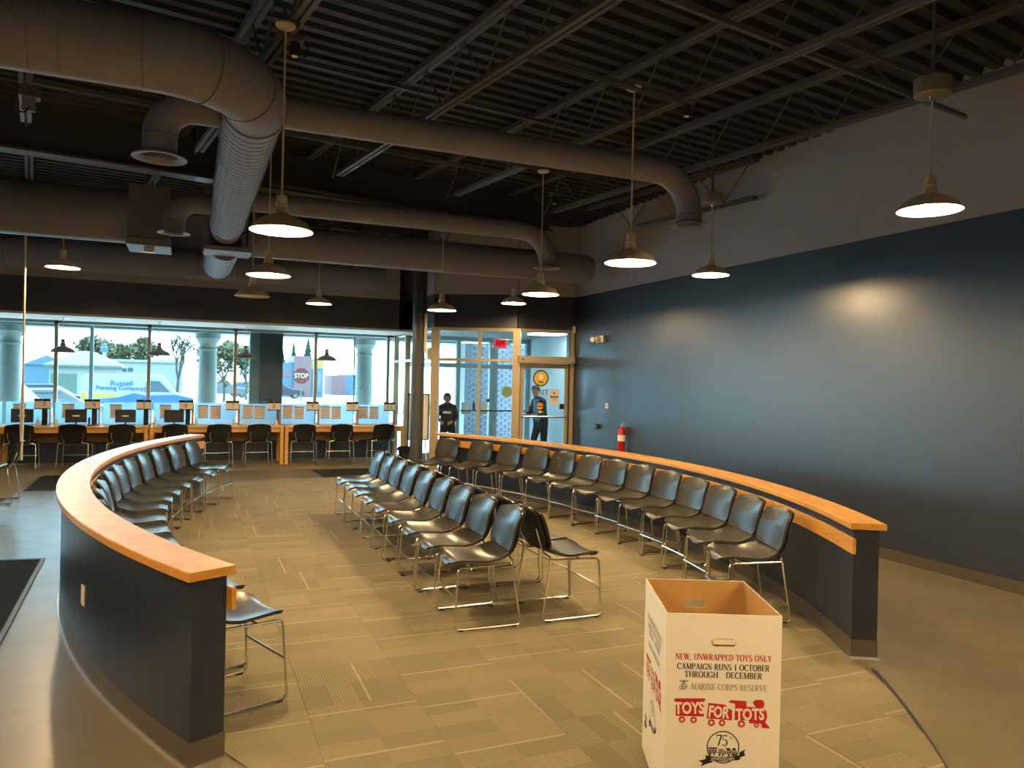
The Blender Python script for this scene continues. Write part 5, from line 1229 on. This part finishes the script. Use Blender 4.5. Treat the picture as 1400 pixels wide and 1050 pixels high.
# stop sign
ss = thing('stop_sign', 'red octagonal stop sign on a dark post', 'stop sign', (4.41, 34, GZ), -0.05)
mb = MB(); P = [(0.36*math.cos(PI/8+k*PI/4), 0.36*math.sin(PI/8+k*PI/4)) for k in range(8)]
mb.add([(p[0],0,2.13+p[1]) for p in P]+[(p[0],0.01,2.13+p[1]) for p in P], [tuple(range(8)), tuple(range(15,7,-1))]+[(k,8+k,8+(k+1)%8,(k+1)%8) for k in range(8)]); mb.build('sign_plate', 'stopred', ss) if 'stopred' in M else None
M['stopred'] = mat('stop sign red', (0.055, 0.010, 0.011), 0.7, spec=0.2); M['signwhite'] = mat('sign lettering', (0.25, 0.26, 0.26), 0.8); 
if not any(c.name.startswith('sign_plate') for c in ss.children): mb.build('sign_plate', 'stopred', ss)
o = link('lettering', text_mesh('lettering', 'STOP', 0.30, 'signwhite', 0.002, bold=0.004, sx=0.82), ss, (0, -0.01, 2.13)); o.rotation_euler = (PI/2,0,0)
MB().tube([(0,0.03,0),(0,0.03,2.3)], 0.03, 6).build('post', 'pier', ss)
lp = thing('lamp_post', 'grey lamp post with a blue cap behind the pavilion', 'lamp post', (-7.4, 78, GZ)); MB().tube([(0,0,0),(0,0,4.0)], 0.16, 10).build('pole', 'porch', lp); MB().lathe([(0,4.0),(0.3,4.0),(0.3,4.35),(0.22,4.5),(0.22,4.7),(0,4.75)], 12).build('lamp_cap', 'bblue', lp)
bo = tag(MB().tube([(-3.85,33.5,GZ),(-3.85,33.5,0.95),(-3.85,33.5,1.0)], [0.12,0.12,0.06], 10).build('bollard', 'bollardy', None, True) if 'bollardy' in M else MB().tube([(-3.85,33.5,GZ),(-3.85,33.5,0.95),(-3.85,33.5,1.0)], [0.12,0.12,0.06], 10).build('bollard', 'vanyellow', None, True), 'yellow bollard behind the van', 'bollard')
# trees
def tree(x, y, h, spread, label, leaves=0, seed=1, leafmat='leaf'):
    rnd = random.Random(seed); t = thing('bare_tree' if leaves == 0 else 'leafy_tree', label, 'tree', (x,y,GZ), 0, 'trees across the lot'); br = MB(); tips = []
    def grow(p, d, ln, r, dep):
        q = p+d*ln; br.tube([p, (p+q)/2+Vector((rnd.uniform(-1,1),rnd.uniform(-1,1),0))*ln*0.05, q], [r, r*0.85, r*0.65], 4)
        tips.append(q)
        if dep == 0: return
        for k in range(3 if dep > 1 else 4):
            nd = (d+Vector((rnd.uniform(-1,1),rnd.uniform(-1,1),rnd.uniform(-0.1,0.7)))*spread).normalized(); grow(q, nd, ln*rnd.uniform(0.62,0.82), r*0.68, dep-1)
    grow(Vector((0,0,0)), Vector((0,0,1)), h*0.30, h*0.030, 4)
    br.build('branches', 'bark', t)
    if leaves:
        lf = MB()
        for k in range(leaves):
            c = rnd.choice(tips)+Vector((rnd.gauss(0,1),rnd.gauss(0,1),rnd.gauss(0,1)))*h*0.035; s_ = h*0.032
            a = Vector((rnd.uniform(-1,1),rnd.uniform(-1,1),rnd.uniform(-1,1))).normalized(); b = a.orthogonal().normalized()
            lf.add([c-a*s_, c+b*s_, c+a*s_, c-b*s_], [(0,1,2,3)])
        f_ = lf.build('foliage', leafmat, t); f_['kind'] = 'stuff'
def conifer(x, y, h, label, seed):
    rnd = random.Random(seed); t = thing('conifer_tree', label, 'tree', (x,y,GZ), 0, 'trees across the lot')
    MB().tube([(0,0,0),(0,0,h)], [h*0.02, 0.01], 5).build('trunk', 'bark', t); mb = MB()
    tiers = 9; n = 14
    for k in range(tiers):
        z0 = h*(0.10+0.80*k/tiers); r = h*0.20*(1-k/tiers)+0.12; zt = z0+h*0.20
        V = [(0,0,zt)]+[(math.cos(2*PI*q/n)*r*(1.0 if q % 2 else 0.62)*rnd.uniform(0.8,1.1), math.sin(2*PI*q/n)*r*(1.0 if q % 2 else 0.62)*rnd.uniform(0.8,1.1), z0-r*0.12*(q % 2)) for q in range(n)]
        mb.add(V, [(0,1+q,1+(q+1)%n) for q in range(n)]+[tuple(range(n,0,-1))])
    mb.build('foliage', 'conifer', t)
tree(-0.9, 60, 5.9, 0.62, 'large bare tree behind the porch column', 0, 3)
tree(2.3, 62, 5.2, 0.7, 'yellowing leafy tree left of the dark pier', 2200, 5); tree(4.3, 68, 4.6, 0.55, 'pale leafy tree half hidden by the dark pier', 1800, 8)
tree(-9.6, 84, 5.6, 0.65, 'leafy tree behind the pavilion roof', 1600, 11); tree(-5.2, 82, 5.8, 0.65, 'leafy tree over the low white building', 1600, 14); tree(-8.1, 90, 5.6, 0.6, 'golden leafy tree between the pavilion and lamp post', 1400, 17)
conifer(11.0, 92, 6.3, 'conifer behind the red and blue store, left of the pair', 2); conifer(13.2, 96, 7.2, 'taller conifer behind the red and blue store', 4); conifer(10.3, 98, 6.2, 'small pale conifer behind the blue store wall', 6)
